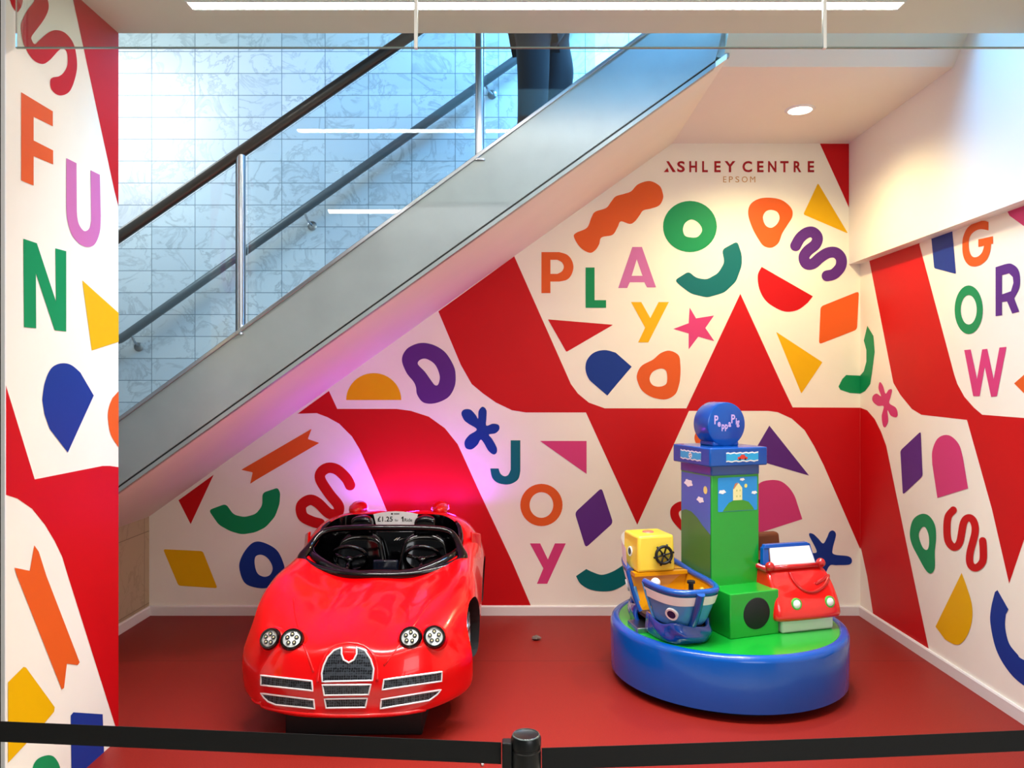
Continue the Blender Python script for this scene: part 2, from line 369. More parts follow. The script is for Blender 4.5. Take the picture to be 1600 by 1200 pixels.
D([(988,386),(1003,386),(1025,449),(1011,449),(1007,441),(984,441),(980,450),(966,450)], mauve, 2, [[(995,405),(1004,431),(987,431)]])
D([(986,472),(1002,472),(1016,497),(1029,472),(1045,472),(1013,535),(997,535),(1008,512)], yellow)
D([(1077.5,480.5),(1087.5,497.5),(1115.5,493),(1102,512.5),(1116,533),(1091,526),(1076,546),(1076,521),(1052,514),(1076,505)], pink)
D(rounded([(856,499),(958,507.5),(885,550)], 2), red)
D(catmull([(962,551),(945,547),(928,551),(917,563),(915,578),(920,592),(929,601)], False)+[(949,618),(964,600),(987,573)], blue)
D(catmull([(995,587),(1002,572),(1020,562),(1032,552),(1046,548),(1060,555),(1063,570),(1063,587),(1061,601),(1055,616),(1040,624),(1020,621),(1005,612),(998,601)]), orange, 2,
  [catmull([(1015,591),(1020,581),(1032,576),(1041,580),(1042,597),(1036,603),(1026,604),(1018,600)])])
D(rounded([(1282,479),(1342,455),(1339,515),(1279.5,538)], 5), orange)
D(rounded([(1212.5,518.5),(1285,566),(1252,615)], 2), yellow)
D([(1345,587),(1322,586),(1316,592),(1310,604),(1313,609),(1328,614),(1345,615)], green)
D(ell(584, 625, 43, 42, 24, PI, 2*PI), yellow)
D(catmull([(628,562),(635,546),(650,537.5),(665,536),(682,541),(697,552),(709,572),(712,588),(710,605),(700,621),(680,630),(662,629),(652,617),(650,605),(646,596),(635,582)]), purple, 2,
  [catmull([(653,569),(657,562),(667,561),(680,570),(687,587),(685,600),(680,602),(674,595),(664,581)])])
D(catmull([(721,646),(725,640),(735,640),(743,648),(747,654),(748,642),(754,635.5),(760,641),(760,654),(760,665),(770,662),(779,664),(780,671),(774,677),(764,679),(769,686),(776,699),(776,707),(771,710),(763,704),(756,692),(751,687),(746,695),(737,702),(728,700),(726,690),(733,680),(745,671),(732,662),(725,656)]), blue)
D([(798,688),(813,688)]+sm_([(813,736),(810,748),(801,755),(790,757),(777,754),(769,746),(766,732)])+sm_([(779,732),(782,740),(788,744),(794,742),(798,734)]), teal)
D([(844,689),(916.5,689),(916.5,740.5)], pink)
D(ell(846, 789, 33, 33), orange, 2, [ell(846, 789, 18.5, 20)])
D(rounded([(940,762),(958,817),(915,856),(898,801)], 6), purple)
D([(828,849),(844,849),(856,874),(867,849),(884,849),(855,912),(839,912),(849,888)], pink)
D(catmull([(900,900),(907,912),(922,921),(942,924),(962,921),(985,906),(996,884)], False)+[(978,868)]+catmull([(972,884),(957,893),(940,898),(924,893)], False)+[(916,889)], teal)
D(catmull([(1047,801),(1051,790),(1065,783),(1090,785),(1110,800),(1112,830),(1100,850),(1080,845),(1065,830),(1051,814)]), red, 2, [catmull([(1061,800),(1075,796),(1092,806),(1095,826),(1082,832),(1066,815)])])
D([(1202,665),(1264,743),(1172,716)], purple)
D(catmull([(1176,768),(1188,754),(1205,750),(1220,752),(1232,761),(1241,774),(1246,788)], False)+[(1253.5,811),(1182,834)], pink)
D(catmull([(1264,836),(1270,834),(1278,841),(1286,849),(1292,840),(1296,831),(1302,829),(1306,836),(1301,857),(1303,866),(1325,869),(1331,875),(1327,882),(1307,883),(1296,884),(1286,902),(1274,902),(1272,884),(1256,876),(1262,864),(1276,862)]), blue)
D(ell(1104, 684, 19, 17), orange)
D(rounded([(326,797),(353,787),(365,804),(382,808),(400,803),(410,790),(410,770),(434,762),(438,770),(437,787),(430,807),(415,824),(398,832),(378,835),(360,830),(342,820)], 6), green)
D(rounded([(377,734),(487,670),(481,686),(499,692),(400,750),(391,756),(395,738)], 1.5), orange)
brush(mb, B, [(547,758),(541,747),(527,734),(513,731),(502,738),(501,750),(515,772),(529,790),(527,802),(514,802),(497,786),(484,781),(471,790),(473,806),(486,814),(500,818)], 16.5, red)
D(rounded([(255,858),(317,861),(340,919),(279,915)], 4), yellow)
D(catmull([(374,887),(378,869),(390,852),(402,846),(418,850),(433,860),(442,877),(445,893),(438,908),(420,918),(400,918),(382,910)]), blue, 2, [catmull([(398,880),(400,869),(410,867),(420,874),(426,887),(422,898),(412,901),(402,895)])])
# shopping centre logo
D([(1037,269),(1043,262),(1045,269)], maroon); D([(1041,252),(1045,252),(1056,269),(1051,269)], maroon)
for a, b_, t in ((1058,1070,'S'),(1077,1089,'H'),(1097,1106,'L'),(1116,1126,'E'),(1132,1149,'Y'),(1160,1175,'C'),(1183,1193,'E'),(1200,1213,'N'),(1219,1232,'T'),(1240,1252,'R'),(1262,1272,'E')):
    text_on(mb, B, t, a, b_, 251.8, 269.2, maroon, 2, 1, .028)
for a, b_, t in ((1130,1135,'E'),(1139,1145,'P'),(1149,1155,'S'),(1159,1168,'O'),(1172,1180,'M')):
    text_on(mb, B, t, a, b_, 275.8, 285, gold, 2)
struct(mb, 'wall_back', merge=False)

# right wall
mb = MB(); mb.box((XR, 1.5, 0), (XR+.1, YB+.05, 3.0), cream); R_ = onright
D = lambda pts, m, l=2, holes=(): dec(mb, R_, pts, m, l, holes)
D([(1357,400),(1437,360),(1437,383),(1491,585),(1496,600),(1507,620),(1522,637),(1535,648),(1600,653),(1700,661),(1700,560),(1700,700),(1600,844),(1577,912),(1550,795),(1511,656),(1440,648),(1425,639),(1407,617),(1396,598)], red, 1)
D([(1344.3,637),(1355,641),(1367,655),(1377,675),(1385,697),(1400,770),(1427,900),(1456,1036),(1368,982),(1355,900),(1346,859),(1344.3,855)], red, 1)
D(rounded([(1453,345),(1487,345),(1494,428),(1460,419)], 2), blue)
D(sm_([(1545,347),(1538,345),(1526,347),(1513,355),(1506,368),(1504,382),(1505,398),(1510,410),(1518,416),(1530,415),(1541,407),(1547,395),(1549,381)])+[(1552,381),(1552,369),(1529,374),(1529,386)]+sm_([(1538,384),(1535,394),(1528,401),(1520,401),(1515,392),(1514,378),(1517,368),(1524,361),(1533,358),(1545,360)]), orange)
D(ell(1514, 484, 22, 38), green, 2, [ell(1514, 484, 12.5, 23)])
D([(1556,417.5)]+sm_([(1570,413),(1580,412),(1590,419),(1594,432),(1593,450),(1585,466)])+[(1593,487),(1582,490),(1574,471),(1566,472),(1566,492.5),(1556,494)], purple, 2, [[(1566,430),(1577,427),(1583,433),(1584,442),(1580,455),(1566,460)]])
D([(1507,547),(1517,546),(1527,592),(1535,546),(1543,545),(1553,592),(1562,543),(1573,542),(1558,619),(1549,620),(1539,573),(1531,619),(1521,619)], pink)
D([(1585,599),(1600,586),(1650,545),(1650,650),(1600,614)], orange)
D([(1568,318),(1578,337),(1600,353),(1640,372),(1690,370),(1690,250),(1600,270)], pink)
D([(1344.3,587),(1350,580),(1354,565),(1354,547),(1350,532),(1355.5,509),(1365,525),(1367,550),(1363,580),(1360,600),(1352,611),(1344.3,615)], green)
D(catmull([(1375,597),(1380,603),(1384,615),(1389,609),(1394,609),(1392,620),(1390,630),(1400,637),(1403,647),(1400,652),(1392,649),(1387,641),(1388,657),(1384,667),(1380,665),(1378,650),(1381,635),(1372,634),(1364,627),(1364,619),(1370,615),(1377,619),(1373,607)]), pink)
D(rounded([(1439,674),(1442,744),(1411,773),(1407,704)], 4), purple)
D([(1465,778)]+catmull([(1457,725),(1457,705),(1464,687),(1475,680),(1487,682),(1499,695),(1505,715)], False)+[(1513,763)], pink)
D(catmull([(1422,832),(1427,812),(1440,803),(1452,806),(1461,820),(1463,840),(1461,862),(1461,887),(1455,896),(1447,891),(1435,870),(1425,850)]), green, 2, [catmull([(1436,837),(1440,825),(1446,824),(1451,835),(1452,850),(1449,859),(1442,855)])])
brush(mb, R_, [(1490,797),(1482,807),(1480,825),(1482,845),(1491,855),(1500,847),(1506,817),(1514,809),(1522,815),(1524,832),(1516,865),(1517,882),(1526,887),(1536,877),(1537,858),(1536,845)], 11.5, red)
D(catmull([(1503,895),(1511,917),(1519,945),(1519,970),(1512,992),(1502,1005),(1492,1007),(1477,999)], False)+[(1462,979)], yellow)
D([(1559,922)]+catmull([(1555,925),(1549,950),(1548,975),(1557,1015),(1575,1047),(1600,1071),(1650,1100)], False)+catmull([(1650,1052),(1600,1031),(1590,1022),(1577,1005),(1571,980),(1572,960)], False)+[(1576,952)], blue)
struct(mb, 'wall_right', merge=False)

# left pillar wall
mb = MB(); yn = F*XP/(8-VX)
mb.box((-2.9, yn, 0), (XP, YL, ZC), cream); P_ = onpillar
D = lambda pts, m, l=2, holes=(): dec(mb, P_, pts, m, l, holes)
D([(106,-17),(137,6),(184.9,50),(184.9,323),(179,300),(114,0)], red, 1)
D([(8.3,600),(54,749),(160,728),(172,728),(184.9,730),(184.9,1150),(106,900),(97,870),(85,845),(70,820),(50,795),(27,779),(8.3,773)], red, 1)
D(catmull([(32,45),(37,70),(50,92),(65,100),(77,94),(90,80),(97,76),(104,82),(105,100),(100,112),(92,119),(82,121),(78,126),(80,140),(92,149),(107,144),(116,125),(120,100),(115,70),(102,52),(87,47),(75,51),(62,62),(54,69),(49,62),(50,55),(67,32),(75,15),(74,0),(66,-14),(56,-14),(52,3),(43,15),(35,30)]), red)
D(catmull([(15,-5),(16,3),(19,11),(26,19),(32,12),(35,2),(34,-8)]), red)
D([(32.5,144),(82,174),(82,197.5),(52,182.5),(52,219.5),(82.5,235),(82.5,257),(52,244),(52,290),(32.5,282)], orange)
D([(103,247),(119,255),(119.5,330)]+sm_([(120,338),(123,351),(131,361),(139,357),(142,345)])+[(141,266),(155.5,273)]+sm_([(157,337),(155.5,362),(148,381),(137,386),(124,381),(112,367),(105,345),(103,325)]), mauve)
D([(36,373),(57,380),(87,471),(86,388),(103,392.5),(103,518),(85,516),(55.5,427),(56,513),(37,511)], green)
D([(128,438),(184.9,489),(184.9,534),(143,547.5)], yellow)
D(catmull([(65.5,625),(69,600),(77,579),(87,570),(100,567.5),(112,571),(125,582)], False)+[(146,618),(105.5,707),(77,670),(69,647)], blue)
D([(184.9,611)]+catmull([(175,622),(170,635),(168,652),(172,677),(180,692)], False)+[(184.9,699)], orange)
D([(53,852),(60,862),(72,900),(124,1035),(121,1039),(104,1037),(99.5,1075),(96,1077),(26,900),(22,887),(46,892)], orange)
D([(12,1066),(36,1042),(40,1043),(85,1105),(84,1112),(57,1144),(12,1192)], yellow)
D([(110,1118),(114,1113),(160,1116),(165,1260),(112,1260)], blue)
D(catmull([(50,1205),(57,1187),(75,1180),(87,1186),(94,1205),(88,1235),(70,1245),(55,1235)]), green)
struct(mb, 'wall_pillar', merge=False)
mb = MB(); mb.box((XP-.012, yn-.006, 0), (XP+.003, yn, ZC), white); mb.box((-2.9, yn-.05, 0), (XP-.016, yn, ZC), darkfr); struct(mb, 'trim_1')
# stone-tiled alcove wall, stairwell wall
mb = MB(); mb.prism([(XL, YL+.02, 0), (XL, YB, 0), (XL, YB, under(XL)-.0), (XL, YL+.02, under(XL)-.0)], (-.08, 0, 0), stone); struct(mb, 'wall_left')
mb = MB(); mb.box((-4.2, YM, 0), (XS, YM+.1, 5.6), marble); struct(mb, 'wall_stairwell')
# skirting
def sk(name, a, b, n):
    mb = MB(); a = Vector(a); b = Vector(b); n = Vector(n); z = Vector((0, 0, 1))
    pr = [(0, 0), (.014, 0), (.014, .062), (.009, .071), (0, .071)]
    pts = [a+n*p+z*q for p, q in pr]; mb.prism(pts, b-a, skirt); struct(mb, name)
sk('baseboard_back', (XL, YB-.001, 0), (XR, YB-.001, 0), (0, -1, 0)); sk('baseboard_right', (XR-.001, 1.5, 0), (XR-.001, YB-.015, 0), (-1, 0, 0))
sk('baseboard_left', (XL+.001, YL+.03, 0), (XL+.001, YB-.015, 0), (1, 0, 0))

# ------------------------------------------------------------------ staircase
st = root('staircase', (-.6, 4.8, .7), 'staircase climbing to the right with a grey metal side beam over the alcove', 'staircase')
ST = MB(); lo = lambda X: under(X); TOPS = (655-50)/(1010-187)
def topz(X):
    x = VX+X*F/YS; y = 655-TOPS*(x-187); return H-(y-VY)*YS/F
x0, x1 = -2.75, 1.075
xe = 1.17
def band(mb, a0, a1, y0, y1, m, xa=x0, xb=x1, top=None):
    p = [(xa, y0, under(xa)+a0), (xb, y0, under(xb)+a0)]
    if top: p += [(xe, y0, H+555*YS/F+.25), (xb-.22, y0, topz(xb-.22)), (xa, y0, topz(xa))]
    else: p += [(xb, y0, under(xb)+a1), (xa, y0, under(xa)+a1)]
    mb.prism(p, (0, y1-y0, 0), m)
band(ST, .034, 0, YS, YS+.05, stringm, top=True)
adopt(ST.build('side_beam', bevel=.003), st)
mb = MB(); band(mb, .0, .024, YS, YS+.05, stringm); adopt(mb.build('edge_strip'), st)
mb = MB(); band(mb, .018, .05, YS+.006, YS+.045, blackm); adopt(mb.build('shadow_gap'), st)
mb = MB(); q0, q1 = x0, .93
mb.prism([(q0, YS-.012, topz(q0)-.012), (q1, YS-.012, topz(q1)-.012), (q1, YS-.012, topz(q1)+.012), (q0, YS-.012, topz(q0)+.012)], (0, .07, 0), steel)
adopt(mb.build('cap_rail', bevel=.003), st)
mb = MB(); mb.prism([(x0, YS+.01, under(x0)), (xk, YS+.01, under(xk)), (xk, YS+.01, under(xk)+.03), (x0, YS+.01, under(x0)+.03)], (0, YB+.055-YS-.01, 0), plaster)
tag(adopt(mb.build('underside'), st), 'smooth plastered underside')
STEPS = []
sm = MB(); sm.box((0, YS+.055, -.165), (.2384, YM-.01, 0), mat('step_stone', (176, 176, 172), .5, noise=(9, .1)))
def steptop(k_): return under(-2.65+k_*.2384)+.345
first = None
for i in range(0, 16):
    X = -2.65+i*.2384
    if first is None:
        o = sm.build('step'); first = o
    else: o = first.copy(); C.objects.link(o)
    o.parent = st; o.location = Vector((X, 0, steptop(i)))-Vector(st.location)

# front balustrade
bal = root('stair_balustrade', (-1.4, YS+.025, 1.6), 'glass-panelled balustrade with dark bronze handrail on the near side of the stairs', 'railing')
def ps(x, y, Y=YS+.025): return ((x-VX)*Y/F, Y, H-(y-VY)*Y/F)
def p_on(X, dz): return (X, YS+.025, topz(X)+dz)
a = ps(185, 370); b = ps(645, 52); d = Vector(b)-Vector(a)
mb = MB(); mb.tube([Vector(a)-d*.22, Vector(a), Vector(b), Vector(b)+d*.3], .031, dkrail, 20); adopt(mb.build('handrail', smooth=True), bal)
def post(x, ytop, ybot, r):
    mb = MB(); A = ps(x, ytop); Bq = ps(x, ybot); mb.tube([A, Bq], r, steel, 20)
    mb.lathe([(0, 0), (.04, 0), (.04, .01), (r, .014)], steel, 24, Matrix.Translation((Bq[0], Bq[1], Bq[2]-.01)))
    adopt(mb.build('post', smooth=True), bal)
post(376, 243, 520, .026); post(749.5, -40, 250, .024)
def gpan(xa, xb):
    mb = MB(); Xa = (xa-VX)*YS/F; Xb = (xb-VX)*YS/F
    rz = lambda X: a[2]+d.z/d.x*(X-a[0])
    mb.prism([(Xa, YS+.02, topz(Xa)+.012), (Xb, YS+.02, topz(Xb)+.012), (Xb, YS+.02, rz(Xb)-.05), (Xa, YS+.02, rz(Xa)-.05)], (0, .008, 0), glassb)
    adopt(mb.build('glass_panel'), bal)
gpan(120, 367); gpan(385, 740); gpan(759, 930)
# wall handrail
wr = root('wall_handrail', (-1.2, YM-.09, 2.4), 'grey round handrail bracketed to the marble wall above the stairs', 'railing')
pw = lambda x, y, Y=YM-.09: ((x-VX)*Y/F, Y, H-(y-VY)*Y/F)
mb = MB(); mb.tube(catmull([pw(150, 533), pw(182, 531), pw(192, 527), pw(215, 511)], False, 4)+[pw(800, 97), pw(1000, -42)], .031, rail2, 16); adopt(mb.build('rail', smooth=True), wr)
for x, y in ((476, 333), (757, 128), (205, 522)):
    mb = MB(); p = Vector(pw(x, y)); q = Vector(((x+12-VX)*YM/F, YM, H-(y+20-VY)*YM/F))
    mb.tube([p, p+Vector((.02, 0, -.05)), q], .008, steel, 8)
    mb.lathe([(0, .0), (.034, 0), (.034, .006), (.02, .012), (0, .012)], steel, 24, Matrix.Translation(q) @ Matrix.Rotation(PI/2, 4, 'X'))
    adopt(mb.build('bracket', smooth=True), wr)

# ------------------------------------------------------------------ glass smoke baffle and ceiling lamps
YG = F*XP/(22-VX); ZG = H+(VY-74)*YG/F; jx = [XP+.004, (650-VX)*YG/F, (1288-VX)*YG/F, (1926-VX)*YG/F]
bf = root('glass_baffle', (0, YG, ZG), 'row of clear glass panels hanging down from the ceiling in front of the alcove', 'glass panel')
for i in range(3):
    mb = MB(); mb.box((jx[i]+.004, YG-.004, ZG), (jx[i+1]-.004, YG+.004, ZC-.001), glassm); adopt(mb.build('glass_pane'), bf)
    mb = MB(); mb.box((jx[i]+.004, YG-.005, ZG-.004), (jx[i+1]-.004, YG+.005, ZG), mat('glass_edge', (120, 140, 132), .2, .2)); adopt(mb.build('pane_edge'), bf)
for i in (1, 2):
    mb = MB(); mb.box((jx[i]-.0065, YG-.009, ZG-.006), (jx[i]+.0065, YG+.009, ZC-.001), bright); adopt(mb.build('joint_strip', bevel=.002), bf)
yl0 = (ZC-H)*F/(VY-2); yl1 = (ZC-H)*F/(VY-12.5)
ll = root('linear_ceiling_light', (.1, yl0, ZC), 'long white linear light strip in the ceiling at the top of the view', 'ceiling light')
mb = MB(); mb.box(((295-VX)*yl0/F, yl0, ZC-.004), ((1410-VX)*yl0/F, yl1, ZC-.0005), lamp_e); adopt(mb.build('diffuser'), ll)
mb = MB(); xa, xb = (293-VX)*yl0/F-.008, (1412-VX)*yl0/F+.008
for A, Bq in (((xa, yl0-.012), (xb, yl0-.001)), ((xa, yl1+.001), (xb, yl1+.012)), ((xa, yl0-.001), (xa+.006, yl1+.001)), ((xb-.006, yl0-.001), (xb, yl1+.001))):
    mb.box((A[0], A[1], ZC-.006), (Bq[0], Bq[1], ZC-.0005), white)
adopt(mb.build('frame'), ll)
yd = (ZA-H)*F/(VY-171); xd = (1250-VX)*yd/F
dl = root('recessed_downlight', (xd, yd, ZA), 'round glowing downlight in the alcove ceiling above the mural', 'ceiling light')
mb = MB(); mb.lathe([(0, -.004), (.072, -.004), (.072, -.001)], down_e, 40, Matrix.Translation((xd, yd, ZA))); adopt(mb.build('lens', smooth=True), dl)
mb = MB(); mb.lathe([(.073, -.001), (.073, -.009), (.088, -.007), (.094, -.001)], white, 40, Matrix.Translation((xd, yd, ZA))); adopt(mb.build('trim_ring', smooth=True), dl)

# ------------------------------------------------------------------ person on the stairs
pe = root('person', (.075, 4.72, steptop(11)), 'person in dark blue trousers climbing the stairs, legs seen past the ceiling edge', 'person')
def skinned(name, nodes, edges, m, parent=None, lvl=1):
    me = bpy.data.meshes.new(name); me.from_pydata([n[:3] for n in nodes], edges, []); me.materials.append(m)
    o = bpy.data.objects.new(name, me); C.objects.link(o)
    s_ = o.modifiers.new('skin', 'SKIN'); s_.use_smooth_shade = True
    for i, n in enumerate(nodes):
        r = n[3]; me.skin_vertices[0].data[i].radius = (r, n[4] if len(n) > 4 else r)
    me.skin_vertices[0].data[0].use_root = True
    b = o.modifiers.new('sub', 'SUBSURF'); b.levels = b.render_levels = lvl
    if parent: o.parent = parent
    return o
SZ = .17
body_n = [(0,0,.98,.12,.15),(0,0,1.15,.11,.14),(.01,0,1.35,.12,.16),(.02,0,1.47,.06),(.03,0,1.53,.05),(.04,0,1.62,.085),(.045,0,1.70,.075),
          (.01,-.19,1.42,.05),(.05,-.23,1.15,.042),(.22,-.22,1.0,.032),(.28,-.21,.98,.025,.035),
          (.01,.19,1.42,.05),(-.04,.23,1.15,.042),(.08,.24,.93,.032),(.13,.24,.89,.025,.035),
          (.36,-.235,.965,.009),(.365,-.215,.96,.009),(.36,-.195,.955,.009),(.35,-.18,.95,.008),(.30,-.17,1.0,.009),
          (.19,.22,.84,.009),(.195,.235,.83,.009),(.19,.25,.83,.009),(.18,.265,.84,.008),(.16,.205,.88,.009)]
body_e = [(0,1),(1,2),(2,3),(3,4),(4,5),(5,6),(3,7),(7,8),(8,9),(9,10),(3,11),(11,12),(12,13),(13,14),(10,15),(10,16),(10,17),(10,18),(10,19),(14,20),(14,21),(14,22),(14,23),(14,24)]
bo = skinned('body', body_n, body_e, skin, pe)
tr_n = [(.05,0,.99,.15,.16),(.03,-.08,.90,.12),(.035,-.09,.62,.105),(.03,-.09,.40,.098),(.0,-.09,.10,.075),
        (.14,.08,.90,.12),(.20,.09,.68,.105),(.165,.09,.48,.092),(.15,.09,.26,.07)]
skinned('trousers', tr_n, [(0,1),(1,2),(2,3),(3,4),(0,5),(5,6),(6,7),(7,8)], jeans, pe, 2)
skinned('coat', [(.0,0,.92,.145,.18),(0,0,1.15,.13,.17),(.01,0,1.38,.13,.18),(.015,0,1.46,.08),(.01,-.2,1.42,.065),(.05,-.24,1.15,.055),(.2,-.23,1.01,.045),(.01,.2,1.42,.065),(-.04,.24,1.15,.055),(.06,.25,.95,.045)],
        [(0,1),(1,2),(2,3),(2,4),(4,5),(5,6),(2,7),(7,8),(8,9)], coatm, pe)
mb = MB(); mb.ball((.03, 0, 1.665), (.1, .09, .10), hairm); h_ = mb.build('hair', smooth=True, angle=180); h_.parent = pe
for sx, sy, sz in ((.0, -.09, 0), (.15, .09, SZ)):
    mb = MB(); mb.ball((sx+.05, sy, sz+.045), (.135, .048, .045), shoe); o = mb.build('shoe', smooth=True, angle=180); o.parent = pe

# ------------------------------------------------------------------ ride-on sports car
CX, CY = -.765, 3.45
car = root('ride_on_sports_car', (CX, CY, 0), 'glossy red coin-operated sports car with four round headlamps and mesh grilles', 'ride-on car')
ys_ = [0, .2, .45, .7, .85, 1.1, 1.4, 1.6, 1.85]
A_ = [0, .35, .6, .85, 1.0]
ZT = [[.472,.440,.478,.49,.46],[.522,.480,.540,.575,.55],[.562,.515,.582,.635,.61],[.588,.552,.607,.665,.64],[.592,.588,.62,.672,.65],
      [.60,.62,.66,.70,.66],[.835,.84,.85,.80,.69],[.835,.855,.84,.78,.66],[.74,.75,.73,.67,.58]]
WT = [.562, .572, .575, .575, .565, .56, .58, .585, .54]
def interp(xs, vs_, x):
    x = max(xs[0], min(xs[-1], x))
    for i in range(len(xs)-1):
        if x <= xs[i+1]:
            t = (x-xs[i])/(xs[i+1]-xs[i]); t2 = t*t*(3-2*t)*.5+t*.5
            return vs_[i]*(1-t2)+vs_[i+1]*t2
def cmap(a, b, c):
    y = b*1.85; w_ = interp(ys_, WT, y)
    zt = interp(ys_, [interp(A_, r, abs(a)) for r in ZT], y)
    zb = .155+.03*abs(a)**3+(.03*b)
    tuck = (.975+.025*min(1, c*2.2)**.6) if c < .5 else 1-.06*((c-.5)/.5)**2
    nose = .25*abs(a)**3.4+.035*(1-c)*0+.05*max(0, c-.55)/.45
    tail = -.10*abs(a)**3
    if c < .12: nose -= .02*(1-abs(a)**4)
    yy = y+nose*max(0, 1-b*2.0)**1.5+tail*max(0, b*3-2)
    return Vector((CX+a*w_*tuck, CY+yy, zb+c*(zt-zb)))
def boxgrid(fn, NA, NB, NC, m):
    mb = MB(); idx = {}
    def g(i, j, k_):
        key = (i, j, k_)
        if key not in idx: idx[key] = len(mb.v); mb.v.append(tuple(fn(-1+2*i/NA, j/NB, k_/NC)))
        return idx[key]
    mi = mb.mi(m)
    def q(*c):
        mb.f.append([g(*p) for p in c]); mb.m.append(mi)
    for i in range(NA):
        for j in range(NB):
            q((i,j,NC),(i+1,j,NC),(i+1,j+1,NC),(i,j+1,NC)); q((i,j,0),(i,j+1,0),(i+1,j+1,0),(i+1,j,0))
        for k_ in range(NC):
            q((i,0,k_),(i+1,0,k_),(i+1,0,k_+1),(i,0,k_+1)); q((i,NB,k_),(i,NB,k_+1),(i+1,NB,k_+1),(i+1,NB,k_))
    for j in range(NB):
        for k_ in range(NC):
            q((0,j,k_),(0,j,k_+1),(0,j+1,k_+1),(0,j+1,k_)); q((NA,j,k_),(NA,j+1,k_),(NA,j+1,k_+1),(NA,j,k_+1))
    return mb
def bake(o, cutters=()):
    dg = bpy.context.evaluated_depsgraph_get(); dg.update()
    me = bpy.data.meshes.new_from_object(o.evaluated_get(dg)); o.modifiers.clear(); o.data = me
    for c in cutters: bpy.data.objects.remove(c)
    return o
bodyo = boxgrid(cmap, 14, 18, 6, carred).build('body', smooth=True, angle=180, sub=2)
cut = []
def cutter(mbx):
    c = mbx.build('cut'); cut.append(c)
    b = bodyo.modifiers.new('b', 'BOOLEAN'); b.object = c; b.operation = 'DIFFERENCE'; b.solver = 'EXACT'
    try: b.material_mode = 'TRANSFER'
    except Exception: pass
# cockpit well
mb = MB(); n = 40; ring = []
for i in range(n):
    q = 2*PI*i/n; c_, s_ = math.cos(q), math.sin(q)
    ring.append((CX+.43*math.copysign(abs(c_)**.6, c_), CY+1.17+.29*math.copysign(abs(s_)**.7, s_), .30))
mb.prism(ring, (0, 0, .9), black); cutter(mb)
WH = [(.50, .215), (1.42, .225)]
for wy, wrad in WH:
    for s_ in (-1, 1):
        mb = MB(); M = Matrix.Translation((CX+s_*.37, CY+wy, .335)) @ Matrix.Rotation(s_*PI/2, 4, 'Y')
        mb.lathe([(0, 0), (wrad+.015, 0), (wrad+.015, .3), (0, .3)], blackm, 40, M); cutter(mb)
bake(bodyo, cut)
bodyo.data.set_sharp_from_angle(angle=math.radians(50)); adopt(bodyo, car)
bm = bmesh.new(); bm.from_mesh(bodyo.data); BV = BVHTree.FromBMesh(bm); bm.free()
EYE = Vector((0, 0, H))
def ray(x, y):
    d_ = Vector(((x-VX)/F, 1, -(y-VY)/F)).normalized(); r = BV.ray_cast(EYE, d_)
    if r[0] is None: r = BV.find_nearest(EYE+d_*4.0)
    return r[0], (r[1] if r[1].dot(d_) < 0 else -r[1])
def surf_poly(pts, m, off, name, holes=()):
    loops = [[Vector((p[0], p[1], 0)) for p in pts]]+[[Vector((p[0], p[1], 0)) for p in h] for h in holes]
    flat = [p for l in loops for p in l]; tris = tessellate_polygon(loops)
    bm = bmesh.new(); vv = [bm.verts.new(p) for p in flat]
    for t in tris:
        try: bm.faces.new([vv[i] for i in t])
        except ValueError: pass
    xs = [p.x for p in flat]; ys2 = [p.y for p in flat]
    for ax, lo_, hi in ((0, min(xs), max(xs)), (1, min(ys2), max(ys2))):
        v_ = lo_+4
        while v_ < hi:
            no = Vector((1, 0, 0)) if ax == 0 else Vector((0, 1, 0)); bmesh.ops.bisect_plane(bm, geom=bm.verts[:]+bm.edges[:]+bm.faces[:], plane_co=no*v_, plane_no=no); v_ += 4
    for v_ in bm.verts:
        p, nn = ray(v_.co.x, v_.co.y); v_.co = p+nn*off
    me = bpy.data.meshes.new(name); bm.to_mesh(me); bm.free(); me.materials.append(m); me.polygons.foreach_set('use_smooth', [True]*len(me.polygons))
    o = bpy.data.objects.new(name, me); C.objects.link(o)
    s_ = o.modifiers.new('sol', 'SOLIDIFY'); s_.thickness = .004; s_.offset = 0
    return o
def dense(pts, step=4):
    out = []
    for i in range(len(pts)):
        a2, b2 = Vector(pts[i]), Vector(pts[(i+1) % len(pts)]); n_ = max(1, int((b2-a2).length/step))
        out += [tuple(a2.lerp(b2, j/n_)) for j in range(n_)]
    return out
GR = [
 [(504,1065),(503,1052),(506,1040),(512,1027),(522,1017),(534,1012.5),(534,1022),(537,1031),(545,1035.5),(553,1031),(557.5,1022),(557,1012),(570,1017),(579,1030),(584,1045),(582,1063)],
 [(504,1070),(579.5,1069.5),(576,1085),(507,1086)], [(507.5,1091.5),(574,1090.5),(571,1105),(510,1106)],
 [(409,1055),(487.5,1064),(489,1079),(409,1070)], [(409,1083),(490.5,1093),(492,1107),(432,1101),(420,1096),(414,1090)],
 [(600,1062),(689.5,1049.5),(689,1064),(597.5,1077.5)], [(596,1092.5),(688,1077.5),(682,1085),(670,1094),(594.5,1107)]]
for g_ in GR:
    o = surf_poly(g_, meshm, .002, 'grille'); adopt(o, car)
    mb = MB(); pts = []
    for p in dense(g_):
        q, nn = ray(*p); pts.append(q+nn*.004)
    mb.tube(pts, .0042, mat('white_chrome', (236, 236, 238), .2, .35), 8, True); t_ = mb.build('chrome_trim', smooth=True, merge=False); t_.parent = o
ARC = [(497,1066),(498,1050),(503,1034),(511,1019),(523,1009),(545,1004.5),(568,1009),(582,1022),(589,1040),(589,1064)]
LIP = [(394,1092),(410,1104),(440,1111),(490,1117),(545,1119),(600,1117),(650,1112),(700,1101),(722,1090)]
